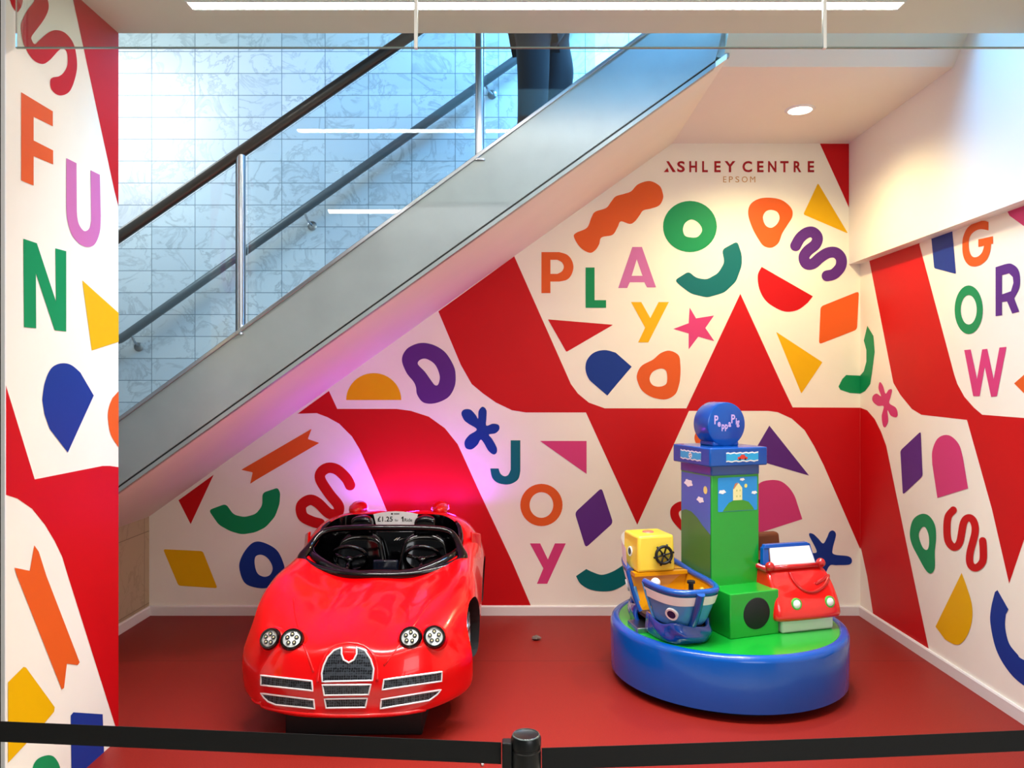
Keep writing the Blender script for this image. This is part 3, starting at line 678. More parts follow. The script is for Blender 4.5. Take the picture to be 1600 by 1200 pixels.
for name, px_, r_ in (('grille_arch', ARC, .0075), ('front_lip', LIP, .009), ('bonnet_crease', [(622,1035),(612,1045),(600,1040),(630,1000),(655,965),(672,938)][2:], .005), ('bonnet_crease', [(490,1050),(483,1030),(472,1000),(462,965),(458,935)], .005)):
    mb = MB(); pts = []
    for q_ in catmull(px_, False, 4):
        p, nn = ray(*q_); pts.append(p+nn*(r_*-.25))
    mb.tube(pts, r_, carred, 10); adopt(mb.build(name, smooth=True, angle=180), car)
# headlamps
for hx, hy, hr in ((424, 999, .041), (457, 1001, .044), (642, 998, .044), (678, 996, .044)):
    p, nn = ray(hx, hy); nn = (nn*.45+Vector((.0, -1, .35))*.55).normalized()
    M = Matrix.Translation(p+nn*.014) @ nn.to_track_quat('Z', 'Y').to_matrix().to_4x4()
    mb = MB(); mb.lathe([(hr*1.2, -.02), (hr*1.26, -.006), (hr*1.42, -.014), (hr*1.6, -.04)], carred, 32, M); adopt(mb.build('lamp_socket', smooth=True), car)
    mb = MB(); mb.lathe([(hr*1.2, -.045), (hr*1.2, .004), (hr*1.1, .012), (hr*.93, .012), (hr*.9, .004)], black, 32, M)
    hb = adopt(mb.build('headlamp', smooth=True), car)
    mb = MB(); mb.lathe([(0, .007), (hr*.6, .006), (hr*.92, .003)], mat('lamp_reflector', (226, 230, 226), .2, .5), 32, M)
    for i in range(5):
        q = 2*PI*i/5+.3; Mi = M @ Matrix.Translation((hr*.5*math.cos(q), hr*.5*math.sin(q), .006))
        mb.lathe([(.005, .004), (.008, .006), (.010, .004), (.010, 0)], blackm, 12, Mi)
        mb.ball(Mi.translation+nn*.002, .005, mat('led_amber', (216, 206, 160), .3), 8)
    l_ = mb.build('lamp_lens', smooth=True); l_.parent = hb
def cp(x, y, z): return (CX+x, CY+y, z)
# plinth
mb = MB(); mb.box(cp(-.325, .19, 0), cp(.325, 1.55, .22), blackm); tag(adopt(mb.build('plinth', bevel=.008), car), 'black plinth')
# wheels
for wy, wrad in WH:
    for s_ in (-1, 1):
        M = Matrix.Translation((CX+s_*.392, CY+wy, .335)) @ Matrix.Rotation(s_*PI/2, 4, 'Y')
        mb = MB(); mb.lathe([(wrad*.70, 0), (wrad*.97, 0), (wrad, .02), (wrad, .105), (wrad*.95, .125), (wrad*.72, .13), (wrad*.70, .12)], blackm, 40, M)
        wo = adopt(mb.build('wheel', smooth=True), car)
        mb = MB(); mb.lathe([(wrad*.72, .05), (wrad*.72, .133), (wrad*.66, .133), (wrad*.62, .08), (0, .07)], steel, 40, M)
        for i in range(10):
            q = 2*PI*i/10; R0 = M @ Matrix.Rotation(q, 4, 'Z')
            mb.add([R0 @ Vector(p) for p in ((.02, -.012, .11), (wrad*.68, -.007, .135), (wrad*.68, .007, .135), (.02, .012, .11), (.02, -.012, .075), (wrad*.68, -.007, .08), (wrad*.68, .007, .08), (.02, .012, .075))],
                   [(0,1,2,3),(4,7,6,5),(0,4,5,1),(1,5,6,2),(2,6,7,3),(3,7,4,0)], chrome)
        mb.lathe([(0, .14), (.03, .135), (.035, .1)], chrome, 20, M)
        r_ = mb.build('rim', smooth=True); r_.parent = wo
# windscreen surround
def loop_sym(pts): return [cp(*p) for p in pts]+[cp(-p[0], p[1], p[2]) for p in reversed(pts)]
base = [(0, .835, .600), (.20, .845, .606), (.36, .89, .628), (.455, .965, .652)]
top = [(.445, 1.03, .70), (.405, 1.10, .765), (.35, 1.13, .795), (.24, 1.14, .806), (0, 1.14, .81)]
full = [cp(-x, y, z) for x, y, z in base]+[cp(-x, y, z) for x, y, z in top]+[cp(x, y, z) for x, y, z in reversed(top[:-1])]+[cp(x, y, z) for x, y, z in reversed(base[1:])]
P3 = catmull(full, True, 5); rr = []
for p in P3:
    z = p[2]; x = abs(p[0]-CX); rr.append(.019+.014*math.exp(-((z-.665)/.04)**2))
mb = MB(); mb.tube(P3, rr, black, 14, True); adopt(mb.build('windscreen_frame', smooth=True, angle=180, merge=False), car)
# cockpit rim of black moulding
mb = MB(); pts = []; rr = []
for i in range(41):
    q = math.radians(32)-math.radians(244)*i/40; c_, s_ = math.cos(q), math.sin(q)
    X = CX+.435*math.copysign(abs(c_)**.6, c_); Y = CY+1.17+.295*math.copysign(abs(s_)**.7, s_)
    r = BV.ray_cast(Vector((X+.03*math.copysign(1, c_), Y+(.03*math.copysign(1, s_) if abs(s_) > .3 else 0), 2)), Vector((0, 0, -1)))
    pts.append((X, Y, (r[0].z if r[0] else .65)+.002)); rr.append(.012+.018*math.sin(PI*i/40))
mb.tube(pts, rr, black, 12); adopt(mb.build('cockpit_rim', smooth=True, angle=180), car)
# dashboard, steering wheels, seats
def dashfn(a, b, c): return Vector(cp(a*.38, .90+b*.20, .36+c*(.21+.05*math.exp(-(a/.35)**2)-.05*b-.04*abs(a)**3)))
adopt(boxgrid(dashfn, 10, 3, 3, black).build('dashboard', smooth=True, angle=180, sub=2), car)
mb = MB(); mb.box(cp(-.075, 1.075, .54), cp(.075, 1.10, .63), mat('screen_dark', (14, 18, 30), .08)); adopt(mb.build('display_screen', bevel=.01), car)
for s_ in (-1, 1):
    M = Matrix.Translation(cp(s_*.215, 1.10, .635)) @ Matrix.Rotation(math.radians(-62), 4, 'X')
    mb = MB(); mb.tube([M @ Vector((.105*math.cos(2*PI*i/32), .09*math.sin(2*PI*i/32), 0)) for i in range(32)], .011, black, 10, True)
    for q in (math.radians(200), math.radians(340), math.radians(90)):
        mb.tube([M @ Vector((0, 0, -.01)), M @ Vector((.1*math.cos(q), .086*math.sin(q), 0))], .011, black, 8)
    mb.ball(M @ Vector((0, 0, -.008)), (.03, .03, .02), black); mb.tube([M @ Vector((0, 0, 0)), M @ Vector((0, 0, -.16))], .014, black, 8)
    adopt(mb.build('steering_wheel', smooth=True, angle=180), car)
    x = s_*.20
    def seatb(a, b, c, x=x):
        w_ = .17*(1-.22*max(0, c-.55)/.45)
        return Vector(cp(x+a*w_, 1.27+.09*b+.09*c-.035*abs(a)**2, .34+c*.40-.05*abs(a)**3*c))
    so = adopt(boxgrid(seatb, 6, 2, 6, black).build('seat', smooth=True, angle=180, sub=2), car)
    def heads(a, b, c, x=x): return Vector(cp(x+a*.078*(1-.15*c), 1.345+.09*b, .72+c*.125-.02*abs(a)**2*c))
    h_ = boxgrid(heads, 4, 2, 3, black).build('headrest', smooth=True, angle=180, sub=2); h_.parent = so
    mb = MB()                                            # raised piping arc on the backrest
    mb.tube([cp(x+.125*math.cos(PI*i/14), 1.292+.10*(.25+.55*math.sin(PI*i/14)), .48+.20*math.sin(PI*i/14)) for i in range(15)], .009, black, 8)
    h_ = mb.build('seat_piping', smooth=True, angle=180); h_.parent = so
    def cush(a, b, c, x=x): return Vector(cp(x+a*.16, 1.07+b*.26, .31+c*(.10+.03*abs(a)**3)))
    adopt(boxgrid(cush, 6, 4, 2, black).build('seat_cushion', smooth=True, angle=180, sub=1), car)
    # air scoop hump behind each seat
    mb = MB(); mb.ball(cp(s_*.27, 1.62, .85), (.058, .13, .048), carred, 20); adopt(mb.build('roof_scoop', smooth=True, angle=180), car)
    # vertical side fin
    mb = MB(); f_ = s_*.50; mb.prism([cp(f_, 1.22, .62), cp(f_+s_*.055, 1.34, .62), cp(f_+s_*.05, 1.36, .73), cp(f_, 1.24, .765)], (-s_*.01, .03, 0), carred); adopt(mb.build('side_fin', bevel=.006), car)
# panel between the seats with silver script
mb = MB(); mb.prism([cp(-.14, 1.405, .55), cp(.14, 1.405, .55), cp(.14, 1.43, .735), cp(-.14, 1.43, .735)], (0, .02, 0), black); adopt(mb.build('seat_bulkhead', bevel=.005), car)
mb = MB(); sc_ = [(-.0, .69), (.02, .705), (.015, .69), (.035, .708), (.03, .692), (.05, .70), (.075, .704), (.09, .715)]
mb.tube([cp(x, 1.400+(z-.6)*.14, z-.01) for x, z in sc_], .003, chrome, 6); adopt(mb.build('script_badge', smooth=True), car)
# price card
sg = root('price_card', cp(0, 1.44, .73), 'white price card reading £1.25 for 1 Ride behind the seats of the red car', 'sign')
fnS = lambda x, y, off=0, Y=CY+1.435: ((x-VX)*Y/F, Y-off, H-(y-VY)*Y/F)
mb = MB(); tp = [(583.5, 803.5), (595, 801), (606, 799.6), (618, 799), (630, 799.6), (642, 801), (653, 803.5)]
outl = tp+[(647, 829), (590, 829)]
mb.prism([fnS(x, y) for x, y in outl], (0, .005, 0), white); card = adopt(mb.build('card'), sg)
mb = MB()
text_on(mb, fnS, '£1.25', 590, 613.5, 807, 815, blackm, 2, 1.05, .02); text_on(mb, fnS, 'for', 617, 622.5, 811, 814.6, blackm, 2)
dec(mb, fnS, [(627.2,808.9),(629.2,807),(630.6,807),(630.6,815),(628.9,815),(628.9,809.4),(627.2,810.6)], blackm, 2); text_on(mb, fnS, 'Ride', 632, 644, 809.8, 815, blackm, 2, 1, .01)
dec(mb, fnS, ell(612.5, 802.8, 1.6, 1.3, 12), blackm, 2); dec(mb, fnS, [(615.5,802),(624,802),(624,803.6),(615.5,803.6)], mat('ink_grey', (110, 110, 112), .5), 2)
adopt(mb.build('lettering', merge=False), sg)

# ------------------------------------------------------------------ carousel ride
KX, KY = 1.206, 4.404; KR = .651; KZ = .327
kr = root('carousel_ride', (KX, KY, 0), 'round blue and green toddler carousel with square tower, boat seat and red car seat', 'children ride')
T0 = Matrix.Translation((KX, KY, 0))
mb = MB(); mb.lathe([(0, 0), (KR-.10, 0), (KR-.10, .05), (0, .05)], blackm, 64, T0); adopt(mb.build('floor_ring', smooth=True), kr)
mb = MB(); mb.lathe([(KR-.12, .05), (KR-.012, .04), (KR, .048), (KR+.003, KZ-.03), (KR-.004, KZ-.01), (KR-.018, KZ), (KR-.04, KZ), (KR-.046, KZ-.006)], bluep, 128, T0)
tag(adopt(mb.build('base_drum', smooth=True), kr), 'deep blue drum')
mb = MB(); mb.lathe([(0, KZ-.006), (KR-.047, KZ-.006), (KR-.047, KZ-.03), (0, KZ-.03)], greenp, 128, T0); tag(adopt(mb.build('platform', smooth=True), kr), 'green platform')
ca, sa = .941, .337
TW = Vector((1.168, 4.40, 0)); rx = Vector((ca, sa, 0)); fy = Vector((sa, -ca, 0)); up = Vector((0, 0, 1))   # right, front, up of the tower
def tw(r, f, z): return TW+rx*r+fy*f+up*z
def tbox(mb, r0, r1, f0, f1, z0, z1, m):
    p = [tw(r0,f0,z0),tw(r1,f0,z0),tw(r1,f1,z0),tw(r0,f1,z0),tw(r0,f0,z1),tw(r1,f0,z1),tw(r1,f1,z1),tw(r0,f1,z1)]
    mb.add(p, [(0,3,2,1),(4,5,6,7),(0,1,5,4),(1,2,6,5),(2,3,7,6),(3,0,4,7)], m)
L2 = .155; FR = L2+.17
kid = lambda mb_, nm, par=kr, **kw: adopt(mb_.build(nm, **kw), par)
def sub(mb_, nm, par, **kw):
    o = mb_.build(nm, **kw); o.parent = par; return o
mb = MB(); tbox(mb, -L2, L2, -L2, L2, KZ-.006, 1.17, greenp); tower = kid(mb, 'tower', bevel=.004)
mb = MB(); tbox(mb, -L2-.003, L2+.003, -L2-.003, L2+.003, 1.162, 1.225, blued); e = .188; tbox(mb, -e, e, -e, e, 1.216, 1.318, bluep)
cor = kid(mb, 'cornice', bevel=.008)
# neck under the drum
mb = MB(); tbox(mb, -.085, .085, -.07, .07, 1.316, 1.345, bluep); kid(mb, 'neck', bevel=.01)
DC = tw(0, 0, 1.318+.122); Mr = Matrix((( rx.x, up.x, fy.x), (rx.y, up.y, fy.y), (rx.z, up.z, fy.z))).to_4x4()
MD = Matrix.Translation(DC) @ Mr
dr = .126
mb = MB(); mb.lathe([(0, -.075), (dr-.012, -.075), (dr-.003, -.071), (dr, -.062), (dr, .062), (dr-.003, .071), (dr-.012, .075), (0, .075)], bluep, 64, MD); drum = kid(mb, 'round_sign', smooth=True)
def fn_d(x, y, off=0): return MD @ Vector((x, y, .0755+off))
mb = MB()
for ch, x, y, s_ in (('P', -.072, .004, .068), ('e', -.052, -.010, .052), ('p', -.026, -.024, .052), ('p', -.004, -.024, .052), ('a', .018, -.012, .052), ('P', .040, .008, .068), ('i', .062, .0, .052), ('g', .074, -.004, .052)):
    vs_, fs = text_tris(ch, s_, 1, .0016); mb.add([fn_d(v[0]*.8+x, v[1]+y, .0006) for v in vs_], fs, letp)
sub(mb, 'lettering', drum, merge=False)
# pictures on tower faces
def fn_f(r, z, off=0): return tw(r, L2+off, z)           # front face
def fn_l(q, z, off=0): return tw(-L2-off, -q, z)         # left face, q grows to the back
def blobcloud(mb, fn, x, z, s_, layer=4, sx=1):
    pts = []
    for i in range(28):
        q = 2*PI*i/28; r = s_*(1+.14*math.cos(q*5+1)); pts.append((x+r*1.3*sx*math.cos(q), z+r*.62*math.sin(q)))
    dec(mb, fn, pts, cloud, layer)
mb = MB(); dec(mb, fn_f, rounded([(-.115, 1.152), (.143, 1.152), (.143, .964), (-.115, .964)], .008), skyb, 2)
dec(mb, fn_f, [(-.085, .966), (-.07, .985), (-.045, 1.012), (-.015, 1.024), (.045, 1.024), (.085, 1.012), (.11, .985), (.122, .966)], hill, 3)
dec(mb, fn_f, [(-.018, 1.024), (.042, 1.024), (.042, 1.092), (.018, 1.120), (-.012, 1.088), (-.018, 1.088)], housem, 4)
dec(mb, fn_f, [(-.018, 1.086), (-.006, 1.116), (.014, 1.122), (-.008, 1.092)], mat('picture_roof', (206, 132, 84), .4), 5)
for x, z in ((.006, 1.078), (.028, 1.078), (.006, 1.046), (.028, 1.046)): dec(mb, fn_f, ell(x, z, .0045, .006, 12), mat('picture_window', (196, 200, 120), .4), 5)
for x, z, s_ in ((-.088, 1.074, .017), (.042, 1.138, .012), (.122, 1.062, .014)): blobcloud(mb, fn_f, x, z, s_)
dec(mb, fn_f, ell(.066, 1.102, .010, .011, 20), sunm, 4)
sub(mb, 'house_picture', tower, merge=False)
mb = MB(); dec(mb, fn_l, [(-.147, 1.158), (.147, 1.158), (.147, .34), (-.147, .34)], skyv, 2)
dec(mb, fn_l, [(-.147, .34), (.147, .34), (.147, .93), (.10, .945), (.04, .94), (-.02, .915), (-.07, .88), (-.147, .84)], mat('picture_meadow', (74, 122, 52), .4), 3)
for x, z, s_ in ((.07, 1.10, .032), (-.05, 1.02, .026)): blobcloud(mb, fn_l, x, z, s_)
dec(mb, fn_l, ell(-.10, 1.08, .019, .022, 20), sunm, 4)
sub(mb, 'meadow_picture', tower, merge=False)
# stickers on the cornice
def sticker(fn, car_):
    mb = MB(); n_ = 16; T = [(-.105+.21*i/n_, 1.292+.0025*math.sin(i*2.1)) for i in range(n_+1)]; Bt = [(-.105+.21*i/n_, 1.240+.0025*math.sin(i*1.7)) for i in range(n_+1)]
    dec(mb, fn, T+Bt[::-1], white, 2); dec(mb, fn, [(x, z-.007) for x, z in T]+[(x, z+.007) for x, z in Bt[::-1]], stick, 3)
    if car_:
        dec(mb, fn, [(-.032, 1.254), (-.030, 1.266), (-.016, 1.269), (-.008, 1.279), (.012, 1.279), (.020, 1.268), (.033, 1.264), (.033, 1.254)], mat('sticker_red', (214, 58, 40), .4), 4)
        for x in (-.018, .018): dec(mb, fn, ell(x, 1.254, .006, .006, 14), blackm, 5)
    else:
        dec(mb, fn, ell(0, 1.266, .018, .016, 20), white, 4)
        for x, z in ((-.006, 1.272), (.008, 1.268), (-.004, 1.259)): dec(mb, fn, ell(x, z, .0045, .004, 10), blackm, 5)
    return mb
sub(sticker(lambda r, z, off=0: tw(r+.02, e+off, z), True), 'sticker', cor, merge=False)
sub(sticker(lambda q, z, off=0: tw(-e-off, -q, z), False), 'sticker', cor, merge=False)
# speaker box
mb = MB(); tbox(mb, -L2, L2, L2-.01, FR, KZ-.006, .559, greenp); spb = kid(mb, 'speaker_box', bevel=.006)
sub_ = MB(); sc2 = tw(.012, FR, .443); Ms = Matrix.Translation(sc2) @ Mr
sub_.lathe([(0, .003), (.080, .003), (.084, .001), (.086, -.004)], mat('speaker_cloth', (8, 9, 9), .7, noise=(300, .3)), 48, Ms); sub(sub_, 'speaker_grille', spb, smooth=True)

# ---- boat
BW = Vector((.935, 3.89, 0)); bh = Vector((.25, -.968, 0)).normalized(); bl = Vector((bh.y, -bh.x, 0))     # heading, left side
def bp(u, v, z): return BW+bh*u+bl*v+up*z                # u measured from the bow (negative aft), v to the left
LEN = .74
def plan(t):
    """t in 0..1 round the hull from stern centre via left side, bow, right side"""
    q = 2*PI*t; c_, s_ = math.cos(q), math.sin(q)
    u = -LEN/2-LEN/2*math.copysign(abs(c_)**.75, c_); v = .18*math.copysign(abs(s_)**.55, s_)
    return u, v
def hp(t, w_, off=0):
    u, v = plan(t); cu = -LEN/2
    s_ = .70+.30*w_**.75 if w_ < 1 else 1+.06*(w_-1)
    z = .40+w_*(.205+.05*max(0, (cu-u)/(LEN/2))**1.5)
    uu = cu+(u-cu)*(s_*.96+.04)*(1+off*2.6); vv = v*s_*(1+off*5.5)
    return uu, vv, z
def in_open(u, v, w_): return v > .05 and -.445-.06*w_ < u < -.285+.03*(1-w_)
NT, NW = 96, 10
def shell(w0, w1, off, m, nw=NW, opening=True, t0=0, t1=1):
    mb = MB(); vs_ = []; fs = []; nt = NT
    for i in range(nt+1):
        t = t0+(t1-t0)*i/nt
        for j in range(nw+1):
            u, v, z = hp(t, w0+(w1-w0)*j/nw, off); vs_.append(bp(u, v, z))
    for i in range(nt):
        for j in range(nw):
            tm = t0+(t1-t0)*(i+.5)/nt; wm = w0+(w1-w0)*(j+.5)/nw; u, v, z = hp(tm, wm)
            if opening and in_open(u, v, wm): continue
            a2 = i*(nw+1)+j; fs.append((a2, a2+nw+1, a2+nw+2, a2+1))
    mb.add(vs_, fs, m); return mb
o = shell(0, 1, 0, bluel).build('boat', smooth=True, angle=60); o.data.materials.append(goldp)
s_ = o.modifiers.new('sol', 'SOLIDIFY'); s_.thickness = .018; s_.offset = -1; s_.material_offset = 1; s_.material_offset_rim = 0
boat = tag(adopt(o, kr), 'light blue boat seat with white stripe')
sub(shell(.66, .90, .006, white, 3), 'white_stripe', boat, smooth=True, merge=False)
# rim
def rimpts(lo_, hi, w_, dz=0): 
    return [bp(*(lambda h3: (h3[0], h3[1], h3[2]+dz))(hp(lo_+(hi-lo_)*i/70, w_, -.01))) for i in range(71)]
ts = [i/400 for i in range(400)]; op = [t for t in ts if in_open(*(lambda q: (q[0], q[1]))(plan(t)), 1)]
ta, tb = min(op), max(op)
mb = MB(); mb.tube(rimpts(tb, 1+ta, 1.0, .0), .018, blued, 10, flat=1.0)
mb.tube([bp(*hp(.5, w_, .012)) for w_ in (0, .25, .5, .75, 1)], .022, blued, 10)
for ends in (-1, 1):
    E_ = []
    for jw in range(9):
        w_ = jw/8; tt = [t for t in ts if in_open(*(lambda q: (q[0], q[1]))(hp(t, w_)[:2]), w_)]
        E_.append(bp(*hp((min if ends < 0 else max)(tt), w_, .004)))
    mb.tube(E_, .012 if ends < 0 else .006, blued if ends < 0 else bluel, 8)
sub(mb, 'rim_rail', boat, smooth=True, merge=False)
# darker quarter at the stern, left of the opening
sub(shell(.0, .66, .004, blued, 6, True, -.22, ta), 'stern_panel', boat, smooth=True, merge=False)
# white bulwark round the stern
sub(shell(1.0, 1.55, .0, white, 4, False, -.03, .2), 'stern_bulwark', boat, smooth=True)
# ochre deck and inner floor
mb = MB(); dk = [bp(*(lambda h3: (h3[0], h3[1]*.93, .615))(hp(t, 1))) for t in [(-.235+.47*i/24) for i in range(25)]]; mb.prism(dk, (0, 0, -.02), goldp); 
mb.prism([bp(-.46, -.16, .615), bp(-.50, .168, .615), bp(-.445, .135, .40), bp(-.44, -.13, .40)], bh*-.015, goldp)
sub(mb, 'inner_deck', boat)
mb = MB(); fl_ = [bp(*(lambda h3: (h3[0], h3[1], .405))(hp(i/40, .1))) for i in range(40)]; mb.prism(fl_, (0, 0, -.02), mat('boat_floor_brown', (48, 24, 12), .6)); sub(mb, 'boat_floor', boat)
# cabin
cz0, cz1 = .616, .818; cv = .035
def cabfn(a, b, c): return bp(-.44-.21*b+.006*(1-c), cv+a*(.108+.006*(1-c)), cz0+c*(cz1-cz0))
mb = boxgrid(cabfn, 2, 2, 2, yellp); cab = sub(mb, 'cabin', boat, bevel=.014)
mb = MB(); mb.lathe([(0, .006), (.03, .006), (.034, 0)], mat('button_red', (214, 120, 96), .4), 24, Matrix.Translation(bp(-.55, cv, cz1))); sub(mb, 'roof_button', boat, smooth=True)
def porth(p, n_, r, mw=1.0, name='porthole'):
    M = Matrix.Translation(p) @ n_.to_track_quat('Z', 'Y').to_matrix().to_4x4() @ Matrix.Diagonal((mw, 1, 1, 1))
    mb = MB(); mb.lathe([(r*.68, .004), (r, .005), (r*1.02, 0), (r, -.01)], white, 28, M); mb.lathe([(0, .005), (r*.68, .005)], navy, 28, M); sub(mb, name, boat, smooth=True)
porth(bp(-.545, cv+.112, .715), bl, .028)
def hull_pt(t, w_):
    a2 = bp(*hp(t, w_)); b2 = bp(*hp(t+.01, w_)); c2 = bp(*hp(t, w_+.05)); n_ = (b2-a2).cross(c2-a2).normalized()
    if n_.dot(a2-bp(-LEN/2, 0, a2.z)) < 0: n_ = -n_
    return a2+n_*.006, n_
p, n_ = hull_pt(.41, .42); porth(p, n_, .034)
p, n_ = hull_pt(.115, .42); porth(p, n_, .034)
# ship's wheel
Mw = Matrix.Translation(bp(-.415, cv-.035, .712)) @ (bh).to_track_quat('Z', 'Y').to_matrix().to_4x4()
mb = MB(); mb.tube([Mw @ Vector((.047*math.cos(2*PI*i/28), .047*math.sin(2*PI*i/28), 0)) for i in range(28)], .0085, blackm, 8, True)
for i in range(6):
    q = PI*i/3+.2; mb.tube([Mw @ Vector((0, 0, 0)), Mw @ Vector((.062*math.cos(q), .062*math.sin(q), 0))], [.0045, .006], blackm, 8)
mb.tube([Mw @ Vector((0, 0, -.03)), Mw @ Vector((0, 0, .008))], .009, blackm, 10); sub(mb, 'ship_wheel', boat, smooth=True, angle=180, merge=False)
mb = MB(); mb.tube([bp(-.075, .01, .585), bp(-.075, .01, .640)], .013, blackm, 16); mb.tube([bp(-.075, .01, .640), bp(-.075, .01, .652)], .021, blackm, 16)
sub(mb, 'mooring_post', boat, smooth=True)
mb = MB(); mb.ball(bp(-.062, -.045, .605), .014, goldp); sub(mb, 'bow_knob', boat, smooth=True)
mb = MB(); mb.ball(bp(-.255, .125, .605), (.026, .026, .026), white); sub(mb, 'white_knob', boat, smooth=True, angle=180)
# waves under the boat
def wavefn(a, b, c):
    t = b
    return None
mb = MB(); vs_ = []; fs = []; NJ = 10
for i in range(72):
    for j in range(NJ+1):
        f_ = j/NJ; u, v, z = hp(i/72, .30*f_); g_ = 1.10-.10*f_+.03*math.sin(i*.7+f_*6)*math.sin(PI*f_)+.05*math.sin(PI*f_)
        uu = -LEN/2+(u+LEN/2)*g_; vv = v*(g_+.06*(1-f_)); zz = KZ-.006+f_*(.105+.014*math.sin(i*.45)); vs_.append(bp(uu, vv, zz))
for i in range(72):
    for j in range(NJ):
        a2 = i*(NJ+1)+j; b2 = ((i+1) % 72)*(NJ+1)+j; tm = (i+.5)/72; u, v = plan(tm)
        if v > .05 and -.47 < u < -.30 : continue
        fs.append((a2, b2, b2+1, a2+1))
mb.add(vs_, fs, wave); o = sub(mb, 'wave_base', boat, smooth=True, angle=180); s_ = o.modifiers.new('sol', 'SOLIDIFY'); s_.thickness = .02; s_.offset = -1
mb = MB(); q_ = [bp(-.31, .10, 0), bp(-.31, .205, 0), bp(-.47, .195, 0), bp(-.47, .10, 0)]
mb.prism([p_+up*(KZ-.006) for p_ in q_], (0, 0, .028), steel); sub(mb, 'step_plate', boat, bevel=.003)

# ---- toy car
cr = Vector((.959, .284, 0)); cf = Vector((.284, -.959, 0)); TC = Vector((1.433, 4.113, 0))+cr*.175    # front centre at the bumper
def tp3(r, f, z): return TC+cr*r+cf*f+up*z
def tcar(a, b, c):
    hw = .215-.030*c**1.6
    if b > .3: hw = .205-.01*c
    zt = .655+.0*b if b > .25 else .60+.055*(b/.25)**.5
    front = .035*math.sin(PI*min(1, c*1.1)*.5)*0
    fb = -.005-.54*b-(.085*c**2.2)*max(0, 1-b*3)+.02*(1-abs(a)**3)*max(0, 1-b*4)*(1-c)
    return tp3(a*hw, fb, .385+c*(zt-.385)+.0*front)
tc_ = kid(boxgrid(tcar, 8, 10, 5, redp), 'toy_car', smooth=True, angle=180, sub=2); tag(tc_, 'red convertible car seat')
bm = bmesh.new(); dg = bpy.context.evaluated_depsgraph_get(); bm.from_object(tc_, dg); bm.transform(Matrix.Identity(4)); BT = BVHTree.FromBMesh(bm); bm.free()
def rayt(x, y):
    d_ = Vector(((x-VX)/F, 1, -(y-VY)/F)).normalized(); r = BT.ray_cast(EYE, d_)
    if r[0] is None: r = BT.find_nearest(EYE+d_*4.15/d_.y)
    return r[0], (r[1] if r[1].dot(d_) < 0 else -r[1])
mb = MB(); 
p8 = [tp3(-.165, -.02, KZ-.006), tp3(.165, -.02, KZ-.006), tp3(.165, -.50, KZ-.006), tp3(-.165, -.50, KZ-.006)]
mb.prism(p8, (0, 0, .075), mat('bumper_white', (214, 222, 206), .35)); tag(sub(mb, 'under_block', tc_, bevel=.012), 'white block')
mb = MB(); mb.prism([tp3(-.20, -.10, KZ-.006), tp3(-.168, -.10, KZ-.006), tp3(-.168, -.24, KZ-.006), tp3(-.20, -.24, KZ-.006)], (0, 0, .06), blackm); sub(mb, 'mount_block', tc_, bevel=.01)
# windscreen
wz0, wz1 = .668, .765
mb = MB(); mb.prism([tp3(-.150, -.135, wz0-.005), tp3(.135, -.135, wz0-.005), tp3(.118, -.165, wz1-.012), tp3(-.14, -.165, wz1-.012)], cf*-.008, white); sub(mb, 'windscreen', tc_)
mb = MB()
mb.prism([tp3(-.195, -.15, wz0-.02), tp3(-.152, -.15, wz0-.02), tp3(-.143, -.172, wz1-.01), tp3(-.178, -.172, wz1-.01)], cf*-.03, bluep)
mb.prism([tp3(-.178, -.165, wz1-.014), tp3(.118, -.165, wz1-.014), tp3(.113, -.172, wz1+.006), tp3(-.165, -.172, wz1+.006)], cf*-.03, bluep)
mb.prism([tp3(.136, -.14, wz0-.02), tp3(.148, -.14, wz0-.02), tp3(.126, -.17, wz1), tp3(.119, -.165, wz1)], cf*-.03, bluep)
sub(mb, 'windscreen_frame', tc_, bevel=.004)
for r_ in (-.175, .155):
    mb = MB(); mb.ball(tp3(r_, -.115, .664), .026, redd, 18); sub(mb, 'wing_knob', tc_, smooth=True, angle=180)
mb = MB(); mb.tube([tp3(-.17, -.12, .652), tp3(.15, -.12, .652)], .014, redd, 10)
mb.tube([tp3(-.19, -.12, .648), tp3(-.195, -.52, .652)], .016, redd, 10)
U = catmull([(1233,895),(1239,907),(1250,919),(1263,925),(1276,923),(1287,915),(1293,904),(1294,896)], False, 4); pts = [a2+b2*.004 for a2, b2 in (rayt(*q) for q in U)]
mb.tube(pts, .009, redd, 8); p, n_ = rayt(1275, 912); mb.ball(p, .009, redd, 10); sub(mb, 'moulding', tc_, smooth=True, angle=180)
for hx, hy in ((1244.5, 944), (1310, 938)):
    p, n_ = rayt(hx, hy); n_ = (n_+cf).normalized()
    M = Matrix.Translation(p) @ n_.to_track_quat('Z', 'Y').to_matrix().to_4x4()
    mb = MB(); mb.lathe([(.0, .012), (.014, .011), (.022, .006), (.024, .002)], white, 28, M)
    mb.lathe([(.023, .005), (.0265, .007), (.031, .004), (.032, -.006)], greenl, 28, M); sub(mb, 'headlight', tc_, smooth=True)
def seatfn(a, b, c): return tp3(-.02+a*.155, -.44-.06*b-.02*c, .64+c*.135)
sub(boxgrid(seatfn, 3, 2, 3, brown), 'seat_back', tc_, bevel=.02)
mb = MB(); mb.prism([tp3(-.16, -.19, .672), tp3(.16, -.19, .672), tp3(.16, -.46, .672), tp3(-.16, -.46, .672)], (0, 0, .004), brown); sub(mb, 'seat_pad', tc_)

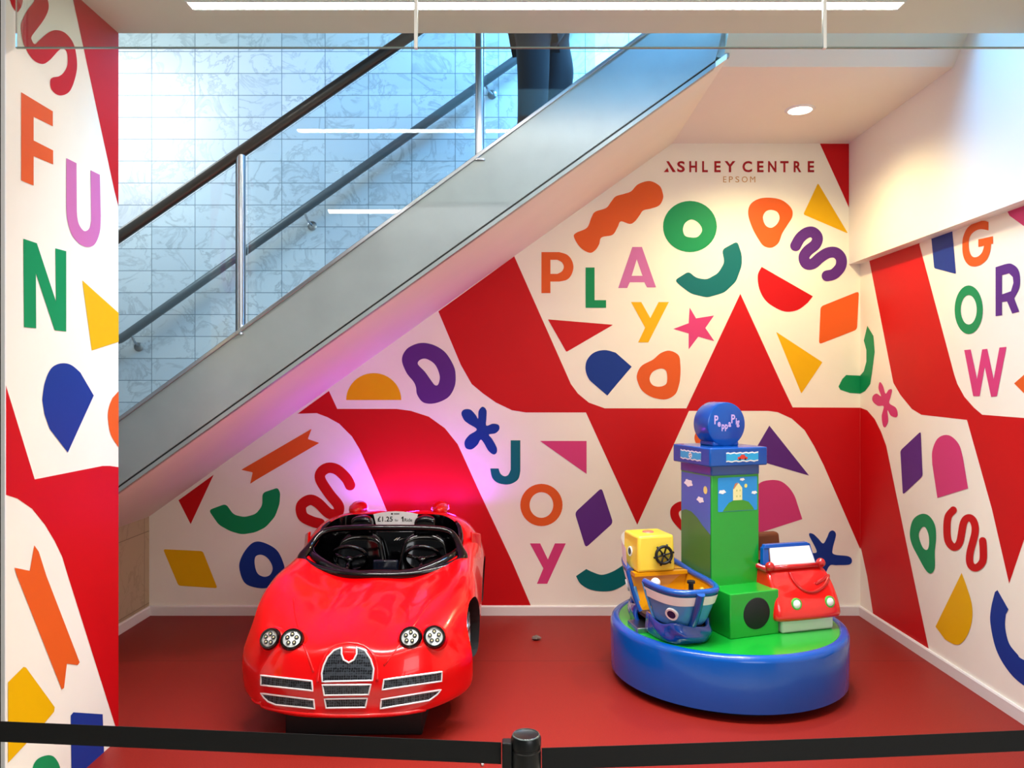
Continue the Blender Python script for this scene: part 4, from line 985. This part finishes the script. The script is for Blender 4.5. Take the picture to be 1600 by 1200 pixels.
# ------------------------------------------------------------------ belt barrier
def barrier_post(x, y, label):
    r = root('barrier_post', (x, y, 0), label, 'barrier post')
    mb = MB(); mb.lathe([(0, 0), (.17, 0), (.17, .012), (.10, .028), (.034, .04), (0, .04)], postm, 40); o = mb.build('base', smooth=True); o.parent = r
    mb = MB(); mb.lathe([(.028, .035), (.028, .80)], postm, 32); o = mb.build('pole', smooth=True); o.parent = r
    mb = MB(); mb.lathe([(0, .80), (.0325, .80), (.0325, .868), (.0305, .870), (.0305, .874), (.0325, .876), (.0325, .893), (.029, .900), (.026, .8985), (0, .8985)], postm, 40); hd = mb.build('belt_head', smooth=True); hd.parent = r
    mb = MB(); mb.lathe([(.0262, .8987), (.0275, .9008), (.0290, .9004), (.0300, .8990)], mat('cap_ring', (120, 134, 134), .25, .6), 40); o = mb.build('cap_ring', smooth=True); o.parent = r
    mb = MB(); mb.box((-.052, -.014, .812), (-.030, .014, .886), postm); o = mb.build('belt_clip', bevel=.003); o.parent = r
    return r
barrier_post((822-VX)*1.66/F, 1.66, 'black retractable belt post standing between the two belts at the bottom centre')
PL = barrier_post(-1.55, 1.80, 'black belt post holding the far end of the left belt')
PR = barrier_post(1.72, 1.77, 'black belt post holding the far end of the right belt')
def belt(p0, p1, sag, label):
    mb = MB(); n_ = 40; vs_ = []; fs = []
    a2, b2 = Vector(p0), Vector(p1)
    for i in range(n_+1):
        t = i/n_; p_ = a2.lerp(b2, t)-up*sag*4*t*(1-t)
        vs_ += [p_, p_-up*.047, p_+Vector((0, .0012, -.047)), p_+Vector((0, .0012, 0))]
    for i in range(n_):
        for j in range(4): fs.append((i*4+j, i*4+(j+1) % 4, i*4+4+(j+1) % 4, i*4+4+j))
    mb.add(vs_, fs, beltm); o = mb.build('barrier_belt'); tag(o, label, 'barrier belt'); return o
xc = (822-VX)*1.66/F
belt((xc-.0535, 1.66, .882), (-1.515, 1.795, .882), .0, 'black webbing belt stretched across the bottom to the left of the post')
belt((xc+.0338, 1.66, .870), (1.666, 1.765, .885), .004, 'black webbing belt stretched across the bottom to the right of the post')

# ------------------------------------------------------------------ scraps on the floor
def scrap(px, py, s_, m, label, name, seed):
    random.seed(seed); Y = H*F/(py-VY); X = (px-VX)*Y/F; bm = bmesh.new(); bmesh.ops.create_icosphere(bm, subdivisions=2, radius=s_)
    for v in bm.verts:
        v.co = Vector((v.co.x*random.uniform(.7, 1.5), v.co.y*random.uniform(.6, 1.1), max(-s_*.5, v.co.z*random.uniform(.2, .8))))+Vector((0, 0, s_*.5))
    me = bpy.data.meshes.new(name); bm.to_mesh(me); bm.free(); me.materials.append(m); o = bpy.data.objects.new(name, me); C.objects.link(o); o.location = (X, Y, .0005); tag(o, label, 'litter')
scrap(838, 1000, .026, mat('scrap_grey', (112, 92, 80), .6, noise=(40, .5)), 'crumpled grey wrapper on the red floor between the two rides', 'crumpled_wrapper', 3)
mb = MB(); Yq = 3.37; X0 = (752-VX)*Yq/F; mb.tube([(X0-.03, Yq+.02, .006), (X0-.012, Yq+.026, .02), (X0, Yq+.01, .01), (X0+.008, Yq-.03, .006)], [.004, .006, .008, .005], mat('paper_white', (206, 200, 196), .6), 8)
tag(mb.build('twisted_paper', smooth=True), 'thin twist of white paper on the floor just under the belt, left of the post', 'litter')
